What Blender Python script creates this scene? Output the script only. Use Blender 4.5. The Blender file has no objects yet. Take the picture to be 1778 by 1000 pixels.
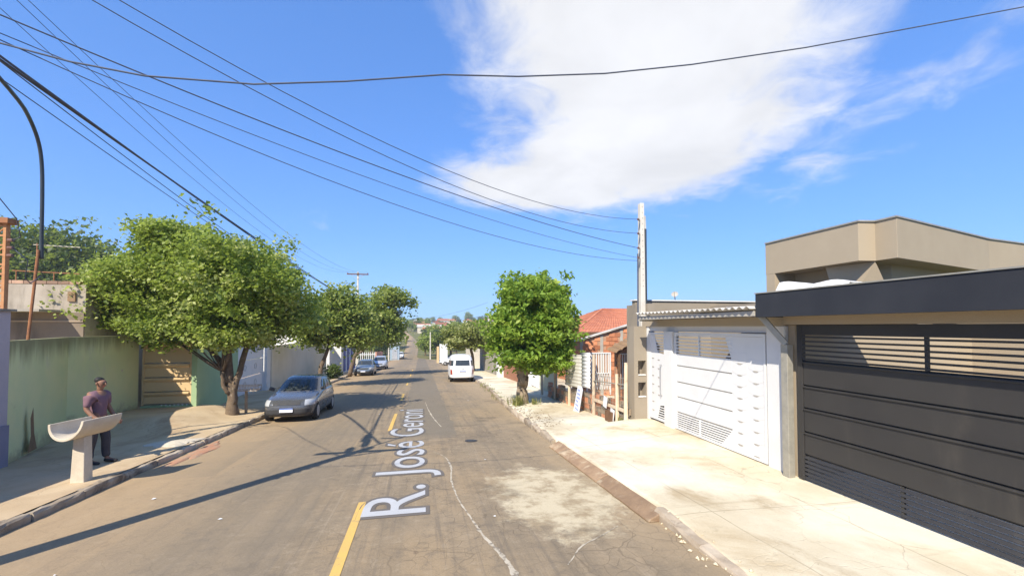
import bpy, bmesh, math, random
import numpy as np
from mathutils import Vector, Matrix
R = math.radians
random.seed(7)
rng = np.random.default_rng(7)
sc = bpy.context.scene
col = sc.collection

# ------------------------------------------------------------------ camera, sky, sun, exposure
cam = bpy.data.cameras.new('camera')
cam.sensor_width = 36.0
cam.lens = 36.0 * 750 / 1778
cam.shift_y = 45 / 1778
cam.clip_end = 6000
camo = bpy.data.objects.new('camera', cam)
camo.location = (0, 0, 2.4)
camo.rotation_euler = (R(90 + 1.757), 0, -R(11.89))
col.objects.link(camo)
sc.camera = camo

SX, SY = 0.65, 0.88                      # metres of shadow to +X and +Y for each metre of height
sun_el = math.atan2(1, math.hypot(SX, SY))
sun_az = math.atan2(-SX, -SY)            # clockwise from +Y
w = bpy.data.worlds.new('World')
sc.world = w
w.use_nodes = True
wn = w.node_tree
wn.nodes.clear()
def W(t, **k):
    n = wn.nodes.new(t)
    for a, v in k.items():
        setattr(n, a, v)
    return n
def wl(a, b): wn.links.new(a, b)
def wm(op, a, b=None, c=None, clamp=False):
    n = W('ShaderNodeMath', operation=op); n.use_clamp = clamp
    for i, v in enumerate((a, b, c)):
        if v is None: continue
        if isinstance(v, (int, float)): n.inputs[i].default_value = v
        else: wl(v, n.inputs[i])
    return n.outputs[0]
sky = W('ShaderNodeTexSky', sky_type='NISHITA')
sky.sun_disc = False
sky.sun_elevation = sun_el
sky.sun_rotation = sun_az
sky.altitude = 500
sky.air_density = 1.0
sky.dust_density = 0.2
sky.ozone_density = 2.2
hs = W('ShaderNodeHueSaturation')
hs.inputs['Saturation'].default_value = 1.15
hs.inputs['Value'].default_value = 1.0
wl(sky.outputs[0], hs.inputs['Color'])
bg = W('ShaderNodeBackground'); bg.inputs['Strength'].default_value = 0.15
gm = W('ShaderNodeGamma'); gm.inputs['Gamma'].default_value = 0.52
wl(hs.outputs[0], gm.inputs['Color'])
tn = W('ShaderNodeMix', data_type='RGBA', blend_type='MULTIPLY'); tn.inputs[0].default_value = 1.0
wl(gm.outputs[0], tn.inputs[6]); tn.inputs[7].default_value = (0.60, 1.03, 1.83, 1)
wl(tn.outputs[2], bg.inputs['Color'])
# clouds: one big bank ahead, thin wisps over the rest of the sky (by azimuth and elevation)
tc = W('ShaderNodeTexCoord')
sep = W('ShaderNodeSeparateXYZ'); wl(tc.outputs['Generated'], sep.inputs[0])
dx, dy, dz = sep.outputs
az = wm('MULTIPLY', wm('ARCTAN2', dx, dy), 180 / math.pi)
el = wm('MULTIPLY', wm('ARCSINE', dz), 180 / math.pi)
zz = wm('MAXIMUM', wm('ADD', dz, 0.12), 0.05)
comb = W('ShaderNodeCombineXYZ')
wl(wm('DIVIDE', dx, zz), comb.inputs[0]); wl(wm('DIVIDE', dy, zz), comb.inputs[1])
def wnoise(scale, detail, rough, dist=0.0, vec=None):
    n = W('ShaderNodeTexNoise')
    n.inputs['Scale'].default_value = scale; n.inputs['Detail'].default_value = detail
    n.inputs['Roughness'].default_value = rough; n.inputs['Distortion'].default_value = dist
    wl(vec if vec is not None else comb.outputs[0], n.inputs['Vector'])
    return n.outputs[0]
n_big = wnoise(1.5, 4, 0.55, 0.3)
n_fine = wnoise(4.2, 9, 0.62, 0.5)
n_wisp = wnoise(1.1, 8, 0.66, 1.2)
def blob(a0, e0, ra, re, tilt=0.0):
    u = wm('SUBTRACT', az, a0); v = wm('SUBTRACT', wm('SUBTRACT', el, e0), wm('MULTIPLY', u, tilt))
    d = wm('SQRT', wm('ADD', wm('POWER', wm('ABSOLUTE', wm('DIVIDE', u, ra)), 2.0), wm('POWER', wm('ABSOLUTE', wm('DIVIDE', v, re)), 2.0)))
    return wm('SUBTRACT', 1.0, d)
m = wm('MAXIMUM', blob(30, 36, 27, 22, 0.0), blob(28, 22, 23, 8.0, 0.06))
m = wm('MAXIMUM', m, blob(16, 18.2, 16, 4.0, -0.02))
m = wm('MAXIMUM', m, wm('MULTIPLY', blob(60, 24, 7, 2.4, 0.5), 0.09))
m = wm('MAXIMUM', m, wm('MULTIPLY', blob(47, 19, 8, 3.5, 0.25), 0.14))
dens = wm('ADD', wm('MULTIPLY', m, 2.0), wm('MULTIPLY', wm('SUBTRACT', n_fine, 0.5), 1.5))
dens = wm('ADD', dens, wm('MULTIPLY', wm('SUBTRACT', n_big, 0.5), 0.9))
mr = W('ShaderNodeMapRange', interpolation_type='SMOOTHSTEP')
mr.inputs['From Min'].default_value = -0.10; mr.inputs['From Max'].default_value = 0.86
wl(dens, mr.inputs['Value'])
wisp = W('ShaderNodeMapRange', interpolation_type='SMOOTHSTEP')
wisp.inputs['From Min'].default_value = 0.62; wisp.inputs['From Max'].default_value = 0.9
wisp.inputs['To Max'].default_value = 0.35
wl(n_wisp, wisp.inputs['Value'])
cov = wm('MULTIPLY', wm('MAXIMUM', mr.outputs[0], wisp.outputs[0]), 0.97, clamp=True)
crmp = W('ShaderNodeMapRange')
crmp.inputs['From Min'].default_value = 0.32; crmp.inputs['From Max'].default_value = 0.66
crmp.inputs['To Min'].default_value = 0.84; crmp.inputs['To Max'].default_value = 1.0
wl(wnoise(2.0, 6, 0.55, 0.4), crmp.inputs['Value'])
cbg = W('ShaderNodeBackground')
cbg.inputs['Color'].default_value = (0.95, 0.955, 0.98, 1)
wl(wm('MULTIPLY', crmp.outputs[0], 0.60), cbg.inputs['Strength'])
mixw = W('ShaderNodeMixShader')
wl(cov, mixw.inputs[0]); wl(bg.outputs[0], mixw.inputs[1]); wl(cbg.outputs[0], mixw.inputs[2])
wo = W('ShaderNodeOutputWorld'); wl(mixw.outputs[0], wo.inputs['Surface'])

sl = bpy.data.lights.new('sun', 'SUN')
sl.energy = 4.4; sl.angle = R(0.4); sl.color = (1.0, 0.925, 0.79)
so = bpy.data.objects.new('sun', sl)
so.rotation_euler = Vector((SX, SY, -1)).to_track_quat('-Z', 'Y').to_euler()
so.location = (-30, -40, 50)
col.objects.link(so)
vs = sc.view_settings
vs.view_transform = 'Standard'; vs.look = 'None'; vs.exposure = 0.85; vs.gamma = 1.0
sc.cycles.max_bounces = 7; sc.cycles.transparent_max_bounces = 12
sc.cycles.use_denoising = True

# ------------------------------------------------------------------ helpers
def prop(o, label=None, cat=None, group=None, kind=None):
    if label: o['label'] = label
    if cat: o['category'] = cat
    if group: o['group'] = group
    if kind: o['kind'] = kind
    return o

def thing(name, loc, label, cat, group=None):
    o = bpy.data.objects.new(name, None)
    o.empty_display_size = 0.2
    o.location = loc
    col.objects.link(o)
    return prop(o, label, cat, group)

def wloc(o):
    v = Vector((0, 0, 0))
    while o is not None:
        v += o.location; o = o.parent
    return v

class MB:
    """collects world-space geometry, builds one mesh object"""
    def __init__(s): s.v = []; s.f = []
    def add(s, vs_, fs):
        b = len(s.v); s.v += [tuple(x) for x in vs_]; s.f += [tuple(i + b for i in q) for q in fs]; return s
    def box(s, x0, x1, y0, y1, z0, z1):
        v = [(x, y, z) for z in (z0, z1) for y in (y0, y1) for x in (x0, x1)]
        return s.add(v, [(0, 2, 3, 1), (4, 5, 7, 6), (0, 1, 5, 4), (2, 6, 7, 3), (0, 4, 6, 2), (1, 3, 7, 5)])
    def prism(s, poly, lo, hi, axis='z'):
        """poly 2-D points counter-clockwise, extruded between lo and hi along the axis"""
        n = len(poly)
        def P(a, b, c): return {'z': (a, b, c), 'x': (c, a, b), 'y': (a, c, b)}[axis]
        v = [P(a, b, lo) for a, b in poly] + [P(a, b, hi) for a, b in poly]
        return s.add(v, [tuple(range(n - 1, -1, -1)), tuple(range(n, 2 * n))] + [(i, (i + 1) % n, n + (i + 1) % n, n + i) for i in range(n)])
    def tube(s, pts, r, n=6, caps=True):
        pts = [Vector(p) for p in pts]
        rs = r if isinstance(r, (list, tuple)) else [r] * len(pts)
        b = len(s.v); up = None
        for i, p in enumerate(pts):
            d = (pts[min(i + 1, len(pts) - 1)] - pts[max(i - 1, 0)]).normalized()
            if up is None: up = Vector((0, 0, 1)) if abs(d.z) < .9 else Vector((1, 0, 0))
            a = d.cross(up).normalized(); c = a.cross(d).normalized(); up = c
            for k in range(n):
                t = 2 * math.pi * k / n
                s.v.append(tuple(p + (a * math.cos(t) + c * math.sin(t)) * rs[i]))
        for i in range(len(pts) - 1):
            for k in range(n):
                s.f.append((b + i * n + k, b + i * n + (k + 1) % n, b + (i + 1) * n + (k + 1) % n, b + (i + 1) * n + k))
        if caps:
            s.f.append(tuple(b + k for k in range(n - 1, -1, -1)))
            s.f.append(tuple(b + (len(pts) - 1) * n + k for k in range(n)))
        return s
    def grid(s, fn, us, vs_):
        b = len(s.v)
        for u in us:
            for v in vs_: s.v.append(tuple(fn(u, v)))
        m = len(vs_)
        for i in range(len(us) - 1):
            for j in range(m - 1):
                s.f.append((b + i * m + j, b + (i + 1) * m + j, b + (i + 1) * m + j + 1, b + i * m + j + 1))
        return s
    def bar(s, a, b, w_, h_):
        """rectangular bar from a to b"""
        a = Vector(a); b = Vector(b); d = (b - a).normalized()
        up = Vector((0, 0, 1)) if abs(d.z) < .95 else Vector((0, 1, 0))
        x = d.cross(up).normalized() * w_ / 2; y = x.cross(d).normalized() * h_ / 2
        v = [a - x - y, a + x - y, a + x + y, a - x + y, b - x - y, b + x - y, b + x + y, b - x + y]
        return s.add(v, [(3, 2, 1, 0), (4, 5, 6, 7), (0, 1, 5, 4), (1, 2, 6, 5), (2, 3, 7, 6), (3, 0, 4, 7)])
    def build(s, name, mat, parent=None, smooth=False, bevel=0.0, fix=True):
        me = bpy.data.meshes.new(name)
        o0 = wloc(parent) if parent else Vector((0, 0, 0))
        me.from_pydata([tuple(Vector(v) - o0) for v in s.v], [], s.f)
        if fix:
            bm = bmesh.new(); bm.from_mesh(me); bmesh.ops.recalc_face_normals(bm, faces=bm.faces); bm.to_mesh(me); bm.free()
        if smooth: me.polygons.foreach_set('use_smooth', [True] * len(me.polygons))
        o = bpy.data.objects.new(name, me)
        if mat: me.materials.append(mat)
        col.objects.link(o)
        if parent: o.parent = parent
        if bevel:
            md = o.modifiers.new('bevel', 'BEVEL'); md.width = bevel; md.segments = 2; md.limit_method = 'ANGLE'
        return o

def piece(name, me, loc, parent, rot=(0, 0, 0), scale=(1, 1, 1)):
    """a piece sharing mesh data, at a world position"""
    o = bpy.data.objects.new(name, me)
    o.location = Vector(loc) - wloc(parent); o.rotation_euler = rot; o.scale = scale
    o.parent = parent; col.objects.link(o); return o

def mesh_only(mb, name, mat, fix=True):
    o = mb.build(name, mat, fix=fix); me = o.data; bpy.data.objects.remove(o); return me

def copy_tree(o, parent=None):
    c = o.copy(); col.objects.link(c)
    if parent is not None: c.parent = parent
    for ch in o.children: copy_tree(ch, c)
    return c

# ------------------------------------------------------------------ materials
class Mt:
    def __init__(s, name, rough=0.8, spec=0.3, metal=0.0):
        s.m = bpy.data.materials.new(name); s.m.use_nodes = True
        s.nt = s.m.node_tree; s.b = s.nt.nodes['Principled BSDF']
        s.b.inputs['Roughness'].default_value = rough
        s.b.inputs['Specular IOR Level'].default_value = spec
        s.b.inputs['Metallic'].default_value = metal
        s._pos = None
    def n(s, t, **k):
        x = s.nt.nodes.new(t)
        for a, v in k.items(): setattr(x, a, v)
        return x
    def l(s, a, b): s.nt.links.new(a, b)
    def put(s, sock, v):
        if isinstance(v, (int, float)): sock.default_value = v
        elif isinstance(v, (tuple, list)): sock.default_value = (v + (1,) if len(v) == 3 and sock.type == 'RGBA' else v)
        else: s.l(v, sock)
    @property
    def pos(s):
        if s._pos is None: s._pos = s.n('ShaderNodeNewGeometry').outputs['Position']
        return s._pos
    def xyz(s):
        q = s.n('ShaderNodeSeparateXYZ'); s.l(s.pos, q.inputs[0]); return q.outputs
    def mapped(s, scale=(1, 1, 1), loc=(0, 0, 0), rot=(0, 0, 0), vec=None):
        q = s.n('ShaderNodeMapping'); s.l(vec if vec is not None else s.pos, q.inputs[0])
        q.inputs['Scale'].default_value = scale; q.inputs['Location'].default_value = loc; q.inputs['Rotation'].default_value = rot
        return q.outputs[0]
    def noise(s, scale, detail=4, rough=0.55, dist=0.0, vec=None):
        q = s.n('ShaderNodeTexNoise'); s.l(vec if vec is not None else s.pos, q.inputs['Vector'])
        q.inputs['Scale'].default_value = scale; q.inputs['Detail'].default_value = detail
        q.inputs['Roughness'].default_value = rough; q.inputs['Distortion'].default_value = dist
        return q.outputs[0]
    def voro(s, scale, feature='DISTANCE_TO_EDGE', vec=None):
        q = s.n('ShaderNodeTexVoronoi', feature=feature); s.l(vec if vec is not None else s.pos, q.inputs['Vector'])
        q.inputs['Scale'].default_value = scale; return q.outputs['Distance']
    def math(s, op, a, b=None, clamp=False):
        q = s.n('ShaderNodeMath', operation=op); q.use_clamp = clamp
        s.put(q.inputs[0], a)
        if b is not None: s.put(q.inputs[1], b)
        return q.outputs[0]
    def step(s, v, lo, hi, a=0.0, b=1.0):
        q = s.n('ShaderNodeMapRange', interpolation_type='SMOOTHSTEP'); s.put(q.inputs['Value'], v)
        q.inputs['From Min'].default_value = lo; q.inputs['From Max'].default_value = hi
        q.inputs['To Min'].default_value = a; q.inputs['To Max'].default_value = b
        return q.outputs[0]
    def mix(s, fac, a, b, mode='MIX'):
        q = s.n('ShaderNodeMix', data_type='RGBA', blend_type=mode)
        s.put(q.inputs[0], fac); s.put(q.inputs[6], a); s.put(q.inputs[7], b)
        return q.outputs[2]
    def color(s, v): s.put(s.b.inputs['Base Color'], v); return s
    def bump(s, h, strength=0.3, dist=0.02):
        q = s.n('ShaderNodeBump'); q.inputs['Strength'].default_value = strength; q.inputs['Distance'].default_value = dist
        s.l(h, q.inputs['Height']); s.l(q.outputs[0], s.b.inputs['Normal']); return s
    def rnd(s):
        return s.n('ShaderNodeObjectInfo').outputs['Random']

def surf(name, c1, c2, scale=2.0, rough=0.85, c3=None, s3=(0.6, 0.75), sc3=0.8, bump=0.15, bs=60, spec=0.25, metal=0.0, rnd=0.0, streak=0.0):
    """plastered / painted / cast surface: two tones by noise, optional stain colour, fine relief"""
    t = Mt(name, rough, spec, metal)
    c = t.mix(t.step(t.noise(scale, 6, 0.6), 0.3, 0.7), c1, c2)
    if c3:
        vec = t.mapped((1, 1, 0.18)) if streak else None
        c = t.mix(t.step(t.noise(sc3, 8, 0.65, 0.4, vec), s3[0], s3[1]), c, c3)
    fine = t.noise(bs, 5, 0.65)
    c = t.mix(0.16, c, t.mix(fine, (0.0, 0.0, 0.0), (1.0, 1.0, 1.0)), 'OVERLAY')
    if rnd:
        c = t.mix(rnd, c, t.mix(t.rnd(), (0.05, 0.05, 0.05), (0.95, 0.95, 0.95)), 'OVERLAY')
    t.color(c)
    if bump: t.bump(fine, bump, 0.01)
    return t.m

def paint(name, c, rough=0.35, spec=0.5, coat=0.0, metal=0.0):
    t = Mt(name, rough, spec, metal)
    d = t.noise(3.0, 6, 0.6)
    t.color(t.mix(t.step(d, 0.45, 0.8, 0.0, 0.18), c, tuple(min(1, x * 0.55 + 0.10) for x in c)))
    t.put(t.b.inputs['Roughness'], t.step(t.noise(9, 5), 0.3, 0.7, rough * 0.85, min(1, rough * 1.25)))
    if coat: t.b.inputs['Coat Weight'].default_value = coat; t.b.inputs['Coat Roughness'].default_value = 0.08
    return t.m

# ---- road
def road_mat():
    t = Mt('asphalt_worn', 0.9, 0.25)
    x, y, z = t.xyz()
    big = t.noise(0.35, 5, 0.55); mid = t.noise(1.6, 7, 0.62, 0.4)
    lane = t.noise(1.0, 6, 0.6, 0.3, t.mapped((3.2, 0.10, 1)))
    fine = t.noise(55, 6, 0.7); grit = t.noise(190, 3, 0.6)
    c = t.mix(t.step(mid, 0.3, 0.7), (0.220, 0.171, 0.112), (0.292, 0.224, 0.143))
    c = t.mix(t.step(big, 0.4, 0.62, 0, 0.75), c, (0.319, 0.231, 0.133))
    c = t.mix(t.step(lane, 0.42, 0.72, 0, 0.6), c, (0.187, 0.150, 0.103))
    blot_ = t.noise(5.5, 8, 0.72, 0.3)
    c = t.mix(t.step(blot_, 0.30, 0.50, 0.55, 0), c, (0.135, 0.112, 0.088))
    c = t.mix(t.step(blot_, 0.52, 0.72, 0, 0.5), c, (0.375, 0.300, 0.205))
    streak = t.noise(1.0, 7, 0.68, 0.2, t.mapped((9.0, 0.22, 1), rot=(0, 0, 0.03)))
    c = t.mix(t.step(streak, 0.52, 0.72, 0, 0.5), c, (0.125, 0.106, 0.086))
    c = t.mix(t.step(streak, 0.28, 0.44, 0.4, 0), c, (0.345, 0.275, 0.190))
    # newer, greyer strip left of the middle and over the far lane
    ed = t.math('ADD', x, t.math('MULTIPLY', t.math('SUBTRACT', t.noise(0.9, 4), 0.5), 0.35))
    strip = t.math('MULTIPLY', t.step(ed, 0.98, 1.02, 1, 0), t.math('MULTIPLY', t.step(ed, -0.62, -0.58), t.step(y, 11.5, 12.5)))
    c = t.mix(t.math('MULTIPLY', strip, 0.85), c, (0.182, 0.153, 0.112))
    strip2 = t.math('MULTIPLY', t.step(ed, -1.62, -1.58, 1, 0), t.step(ed, -3.8, -3.7))
    c = t.mix(t.math('MULTIPLY', strip2, 0.45), c, (0.204, 0.165, 0.116))
    # a square cut patch by the left kerb
    cut = t.math('MULTIPLY', t.math('MULTIPLY', t.step(x, -4.95, -4.92), t.step(x, -3.9, -3.87, 1, 0)), t.math('MULTIPLY', t.step(y, 9.3, 9.35), t.step(y, 12.6, 12.65, 1, 0)))
    c = t.mix(t.math('MULTIPLY', cut, 0.7), c, (0.165, 0.139, 0.101))
    # sandy gutters
    wob = t.math('MULTIPLY', t.math('SUBTRACT', t.noise(0.8, 6, 0.65), 0.5), 1.6)
    dl = t.math('ADD', x, wob)
    c = t.mix(t.step(dl, -5.3, -2.6, 0.72, 0), c, (0.396, 0.281, 0.163))
    c = t.mix(t.step(dl, 2.1, 3.2, 0, 0.65), c, (0.363, 0.270, 0.163))
    sand = t.math('MULTIPLY', t.step(t.noise(0.55, 7, 0.6, 0.2, t.mapped((1, 0.45, 1))), 0.56, 0.74), t.step(x, 0.9, 1.9, 0.06, 0.7))
    c = t.mix(sand, c, (0.385, 0.296, 0.185))
    # alligator cracks, mostly in the right lane
    wv = t.n('ShaderNodeVectorMath', operation='ADD'); t.l(t.pos, wv.inputs[0])
    nv = t.n('ShaderNodeTexNoise'); nv.inputs['Scale'].default_value = 2.2; t.l(t.pos, nv.inputs['Vector'])
    sv = t.n('ShaderNodeVectorMath', operation='SCALE'); t.l(nv.outputs['Color'], sv.inputs[0]); sv.inputs['Scale'].default_value = 0.25
    t.l(sv.outputs[0], wv.inputs[1])
    cr = t.step(t.voro(4.5, vec=wv.outputs[0]), 0.003, 0.024, 1, 0)
    cr2 = t.step(t.voro(0.7, vec=wv.outputs[0]), 0.002, 0.008, 1, 0)
    area = t.math('MULTIPLY', t.step(t.noise(0.45, 4), 0.38, 0.54), t.step(x, -1.8, 0.2, 0.35, 1))
    crk = t.math('MAXIMUM', t.math('MULTIPLY', cr, t.math('MULTIPLY', area, 0.42)), t.math('MULTIPLY', cr2, t.math('MULTIPLY', area, 0.35)))
    c = t.mix(crk, c, (0.083, 0.064, 0.045))
    # dried cement spill by the right kerb
    ux = t.math('DIVIDE', t.math('SUBTRACT', x, 2.12), 1.05); uy = t.math('DIVIDE', t.math('SUBTRACT', y, 6.85), 1.7)
    r2 = t.math('ADD', t.math('MULTIPLY', ux, ux), t.math('MULTIPLY', uy, uy))
    r2 = t.math('ADD', r2, t.math('MULTIPLY', t.math('SUBTRACT', t.noise(2.2, 10, 0.76), 0.5), 3.2))
    spill = t.step(r2, 0.45, 1.15, 1, 0)
    c = t.mix(t.math('MULTIPLY', spill, 0.92), c, t.mix(t.step(t.noise(2.6, 8, 0.7), 0.42, 0.64), (0.550, 0.469, 0.318), (0.330, 0.255, 0.155)))
    # oil stains
    oil = t.math('MULTIPLY', t.step(t.noise(0.75, 7, 0.66, 0.3), 0.54, 0.72), t.step(x, 0.4, 1.6, 0.35, 1.0))
    c = t.mix(t.math('MULTIPLY', oil, 0.65), c, (0.110, 0.090, 0.064))
    c = t.mix(t.step(t.noise(3.5, 3, 0.4), 0.73, 0.76, 0, 0.35), c, (0.088, 0.056, 0.043))
    c = t.mix(0.32, c, t.mix(fine, (0.0, 0.0, 0.0), (1.0, 1.0, 1.0)), 'OVERLAY')
    c = t.mix(t.step(grit, 0.62, 0.72, 0, 0.25), c, (0.462, 0.388, 0.275))
    t.color(c)
    h = t.math('SUBTRACT', t.math('ADD', t.math('MULTIPLY', fine, 0.5), t.math('MULTIPLY', grit, 0.5)), t.math('MULTIPLY', crk, 1.2))
    t.bump(h, 0.35, 0.012)
    return t.m

def walk_mat(name, c1, c2, stain, white=None, joint=0.0, crack=1.1):
    t = Mt(name, 0.92, 0.2)
    x, y, z = t.xyz()
    c = t.mix(t.step(t.noise(0.7, 7, 0.62, 0.3), 0.32, 0.68), c1, c2)
    c = t.mix(t.step(t.noise(0.9, 9, 0.68, 0.5, t.mapped((1, 0.6, 1))), 0.47, 0.70, 0, 0.9), c, stain)
    c = t.mix(t.step(t.noise(4.0, 8, 0.7), 0.58, 0.78, 0, 0.5), c, tuple(v * 0.55 for v in stain))
    if white:
        c = t.mix(t.step(t.noise(0.33, 6, 0.6), 0.45, 0.62, 0, 0.75), c, white)
    nv = t.n('ShaderNodeTexNoise'); nv.inputs['Scale'].default_value = 1.6; nv.inputs['Detail'].default_value = 5; t.l(t.pos, nv.inputs['Vector'])
    sv = t.n('ShaderNodeVectorMath', operation='SCALE'); t.l(nv.outputs['Color'], sv.inputs[0]); sv.inputs['Scale'].default_value = 0.5
    wv = t.n('ShaderNodeVectorMath', operation='ADD'); t.l(t.pos, wv.inputs[0]); t.l(sv.outputs[0], wv.inputs[1])
    cr = t.step(t.voro(crack, vec=wv.outputs[0]), 0.001, 0.009, 1, 0)
    c = t.mix(t.math('MULTIPLY', cr, t.step(t.noise(0.6, 3), 0.45, 0.6, 0, 0.35)), c, tuple(v * 0.4 for v in stain))
    if joint:
        jt = None
        for ax_, per, off in ((y, 2.9, 0.65), (x, 1.62, 0.05)):
            q = t.math('ABSOLUTE', t.math('SUBTRACT', t.math('FRACT', t.math('ADD', t.math('DIVIDE', t.math('ADD', ax_, t.math('MULTIPLY', t.noise(1.2, 4), 0.05)), per), off)), 0.5))
            ln = t.step(t.math('MULTIPLY', q, per), 0.004, 0.013, 1, 0)
            jt = ln if jt is None else t.math('MAXIMUM', jt, ln)
        c = t.mix(t.math('MULTIPLY', jt, t.step(t.noise(0.8, 4), 0.35, 0.6, 0.1, joint)), c, tuple(v * 0.5 for v in stain))
        trk = t.noise(1.0, 7, 0.65, 0.3, t.mapped((0.35, 5.0, 1)))
        c = t.mix(t.step(trk, 0.58, 0.75, 0, 0.35), c, tuple(v * 0.7 for v in stain))
    fine = t.noise(70, 6, 0.7)
    c = t.mix(0.22, c, t.mix(fine, (0.0, 0.0, 0.0), (1.0, 1.0, 1.0)), 'OVERLAY')
    c = t.mix(t.step(t.noise(26, 3, 0.5), 0.70, 0.74, 0, 0.5), c, tuple(v * 0.5 for v in stain))
    t.color(c)
    t.bump(t.math('SUBTRACT', t.math('ADD', fine, t.noise(6, 5)), cr), 0.3, 0.012)
    return t.m

M = {}
M['asphalt'] = road_mat()
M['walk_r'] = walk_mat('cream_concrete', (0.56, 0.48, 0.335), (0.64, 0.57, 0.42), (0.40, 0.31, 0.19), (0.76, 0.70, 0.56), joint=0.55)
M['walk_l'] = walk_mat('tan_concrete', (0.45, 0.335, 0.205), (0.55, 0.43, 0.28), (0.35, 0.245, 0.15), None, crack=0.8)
M['earth'] = surf('dry_grass_earth', (0.19, 0.16, 0.07), (0.10, 0.12, 0.035), 0.15, 0.95, (0.30, 0.22, 0.13), bump=0.4, bs=8)
M['kerb'] = surf('kerb_concrete', (0.43, 0.36, 0.27), (0.33, 0.26, 0.185), 3, 0.95, (0.16, 0.12, 0.085), (0.5, 0.7), 2.5, rnd=0.25, bump=0.4)
M['ramp'] = surf('brown_ramp_board', (0.30, 0.20, 0.12), (0.22, 0.145, 0.09), 4, 0.9, (0.42, 0.33, 0.22), (0.5, 0.7), 3, bump=0.4, rnd=0.2)
M['redstain'] = surf('red_earth_dust', (0.46, 0.215, 0.12), (0.40, 0.22, 0.14), 4, 0.98, (0.36, 0.26, 0.17), (0.45, 0.65), 5, bump=0.5)
M['shadow_dark'] = surf('shadow_disc_dark', (0.045, 0.043, 0.042), (0.06, 0.055, 0.05), 8, 0.6, spec=0.4, bump=0.5, bs=40)
M['yellow'] = surf('yellow_road_paint', (0.66, 0.42, 0.11), (0.58, 0.38, 0.12), 3, 0.8, (0.30, 0.235, 0.15), (0.56, 0.72), 7)
M['letter'] = surf('grey_white_lettering', (0.46, 0.46, 0.46), (0.42, 0.42, 0.415), 3, 0.85)
M['letteredge'] = surf('grey_lettering_rim', (0.13, 0.115, 0.10), (0.15, 0.13, 0.112), 3, 0.9)
M['trail'] = surf('pale_cement_trail', (0.50, 0.44, 0.34), (0.42, 0.36, 0.27), 6, 0.95, (0.22, 0.185, 0.14), (0.48, 0.6), 9)
M['white_wall'] = surf('white_plaster', (0.68, 0.67, 0.65), (0.64, 0.63, 0.605), 1.2, 0.85, (0.62, 0.58, 0.50), (0.68, 0.85), 1.4, streak=1)
M['white_metal'] = paint('white_gate_paint', (0.68, 0.675, 0.66), 0.4, 0.4)
M['black_metal'] = surf('charcoal_gate_paint', (0.034, 0.032, 0.031), (0.043, 0.040, 0.037), 0.8, 0.45, (0.075, 0.066, 0.055), (0.52, 0.80), 1.6, bump=0.04, spec=0.4, streak=1)
M['fascia'] = surf('charcoal_fascia', (0.022, 0.024, 0.030), (0.030, 0.032, 0.038), 1.2, 0.7, (0.06, 0.06, 0.065), (0.6, 0.8), 1.0, spec=0.3, streak=1)
M['beige'] = surf('beige_plaster', (0.385, 0.315, 0.222), (0.36, 0.292, 0.205), 0.9, 0.88, (0.39, 0.335, 0.255), (0.62, 0.85), 0.9, streak=1)
M['beige2'] = surf('grey_beige_plaster', (0.30, 0.255, 0.195), (0.28, 0.235, 0.178), 1.0, 0.88, (0.30, 0.245, 0.17), (0.64, 0.85), 1.2, streak=1)
M['galv'] = surf('galvanised_steel', (0.42, 0.39, 0.32), (0.33, 0.31, 0.26), 6, 0.5, (0.28, 0.24, 0.17), (0.6, 0.75), 5, spec=0.5, metal=0.35)
M['cement_sheet'] = surf('fibre_cement', (0.55, 0.52, 0.47), (0.45, 0.42, 0.37), 3, 0.92, (0.24, 0.21, 0.17), (0.5, 0.75), 2)
M['concrete'] = surf('grey_concrete', (0.42, 0.39, 0.34), (0.36, 0.33, 0.28), 2, 0.9, (0.25, 0.22, 0.18), (0.6, 0.8), 2, streak=1)
M['pole'] = surf('pole_concrete', (0.60, 0.56, 0.49), (0.53, 0.49, 0.42), 3, 0.9, (0.38, 0.33, 0.27), (0.6, 0.8), 3, streak=1)
M['pale_concrete'] = surf('pale_cast_concrete', (0.58, 0.51, 0.40), (0.50, 0.43, 0.325), 4, 0.92, (0.34, 0.28, 0.20), (0.6, 0.8), 3, bump=0.35)
M['green_wall'] = surf('faded_green_plaster', (0.45, 0.52, 0.28), (0.54, 0.57, 0.29), 0.9, 0.9, (0.21, 0.215, 0.11), (0.52, 0.78), 1.0, streak=1, bump=0.3)
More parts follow.
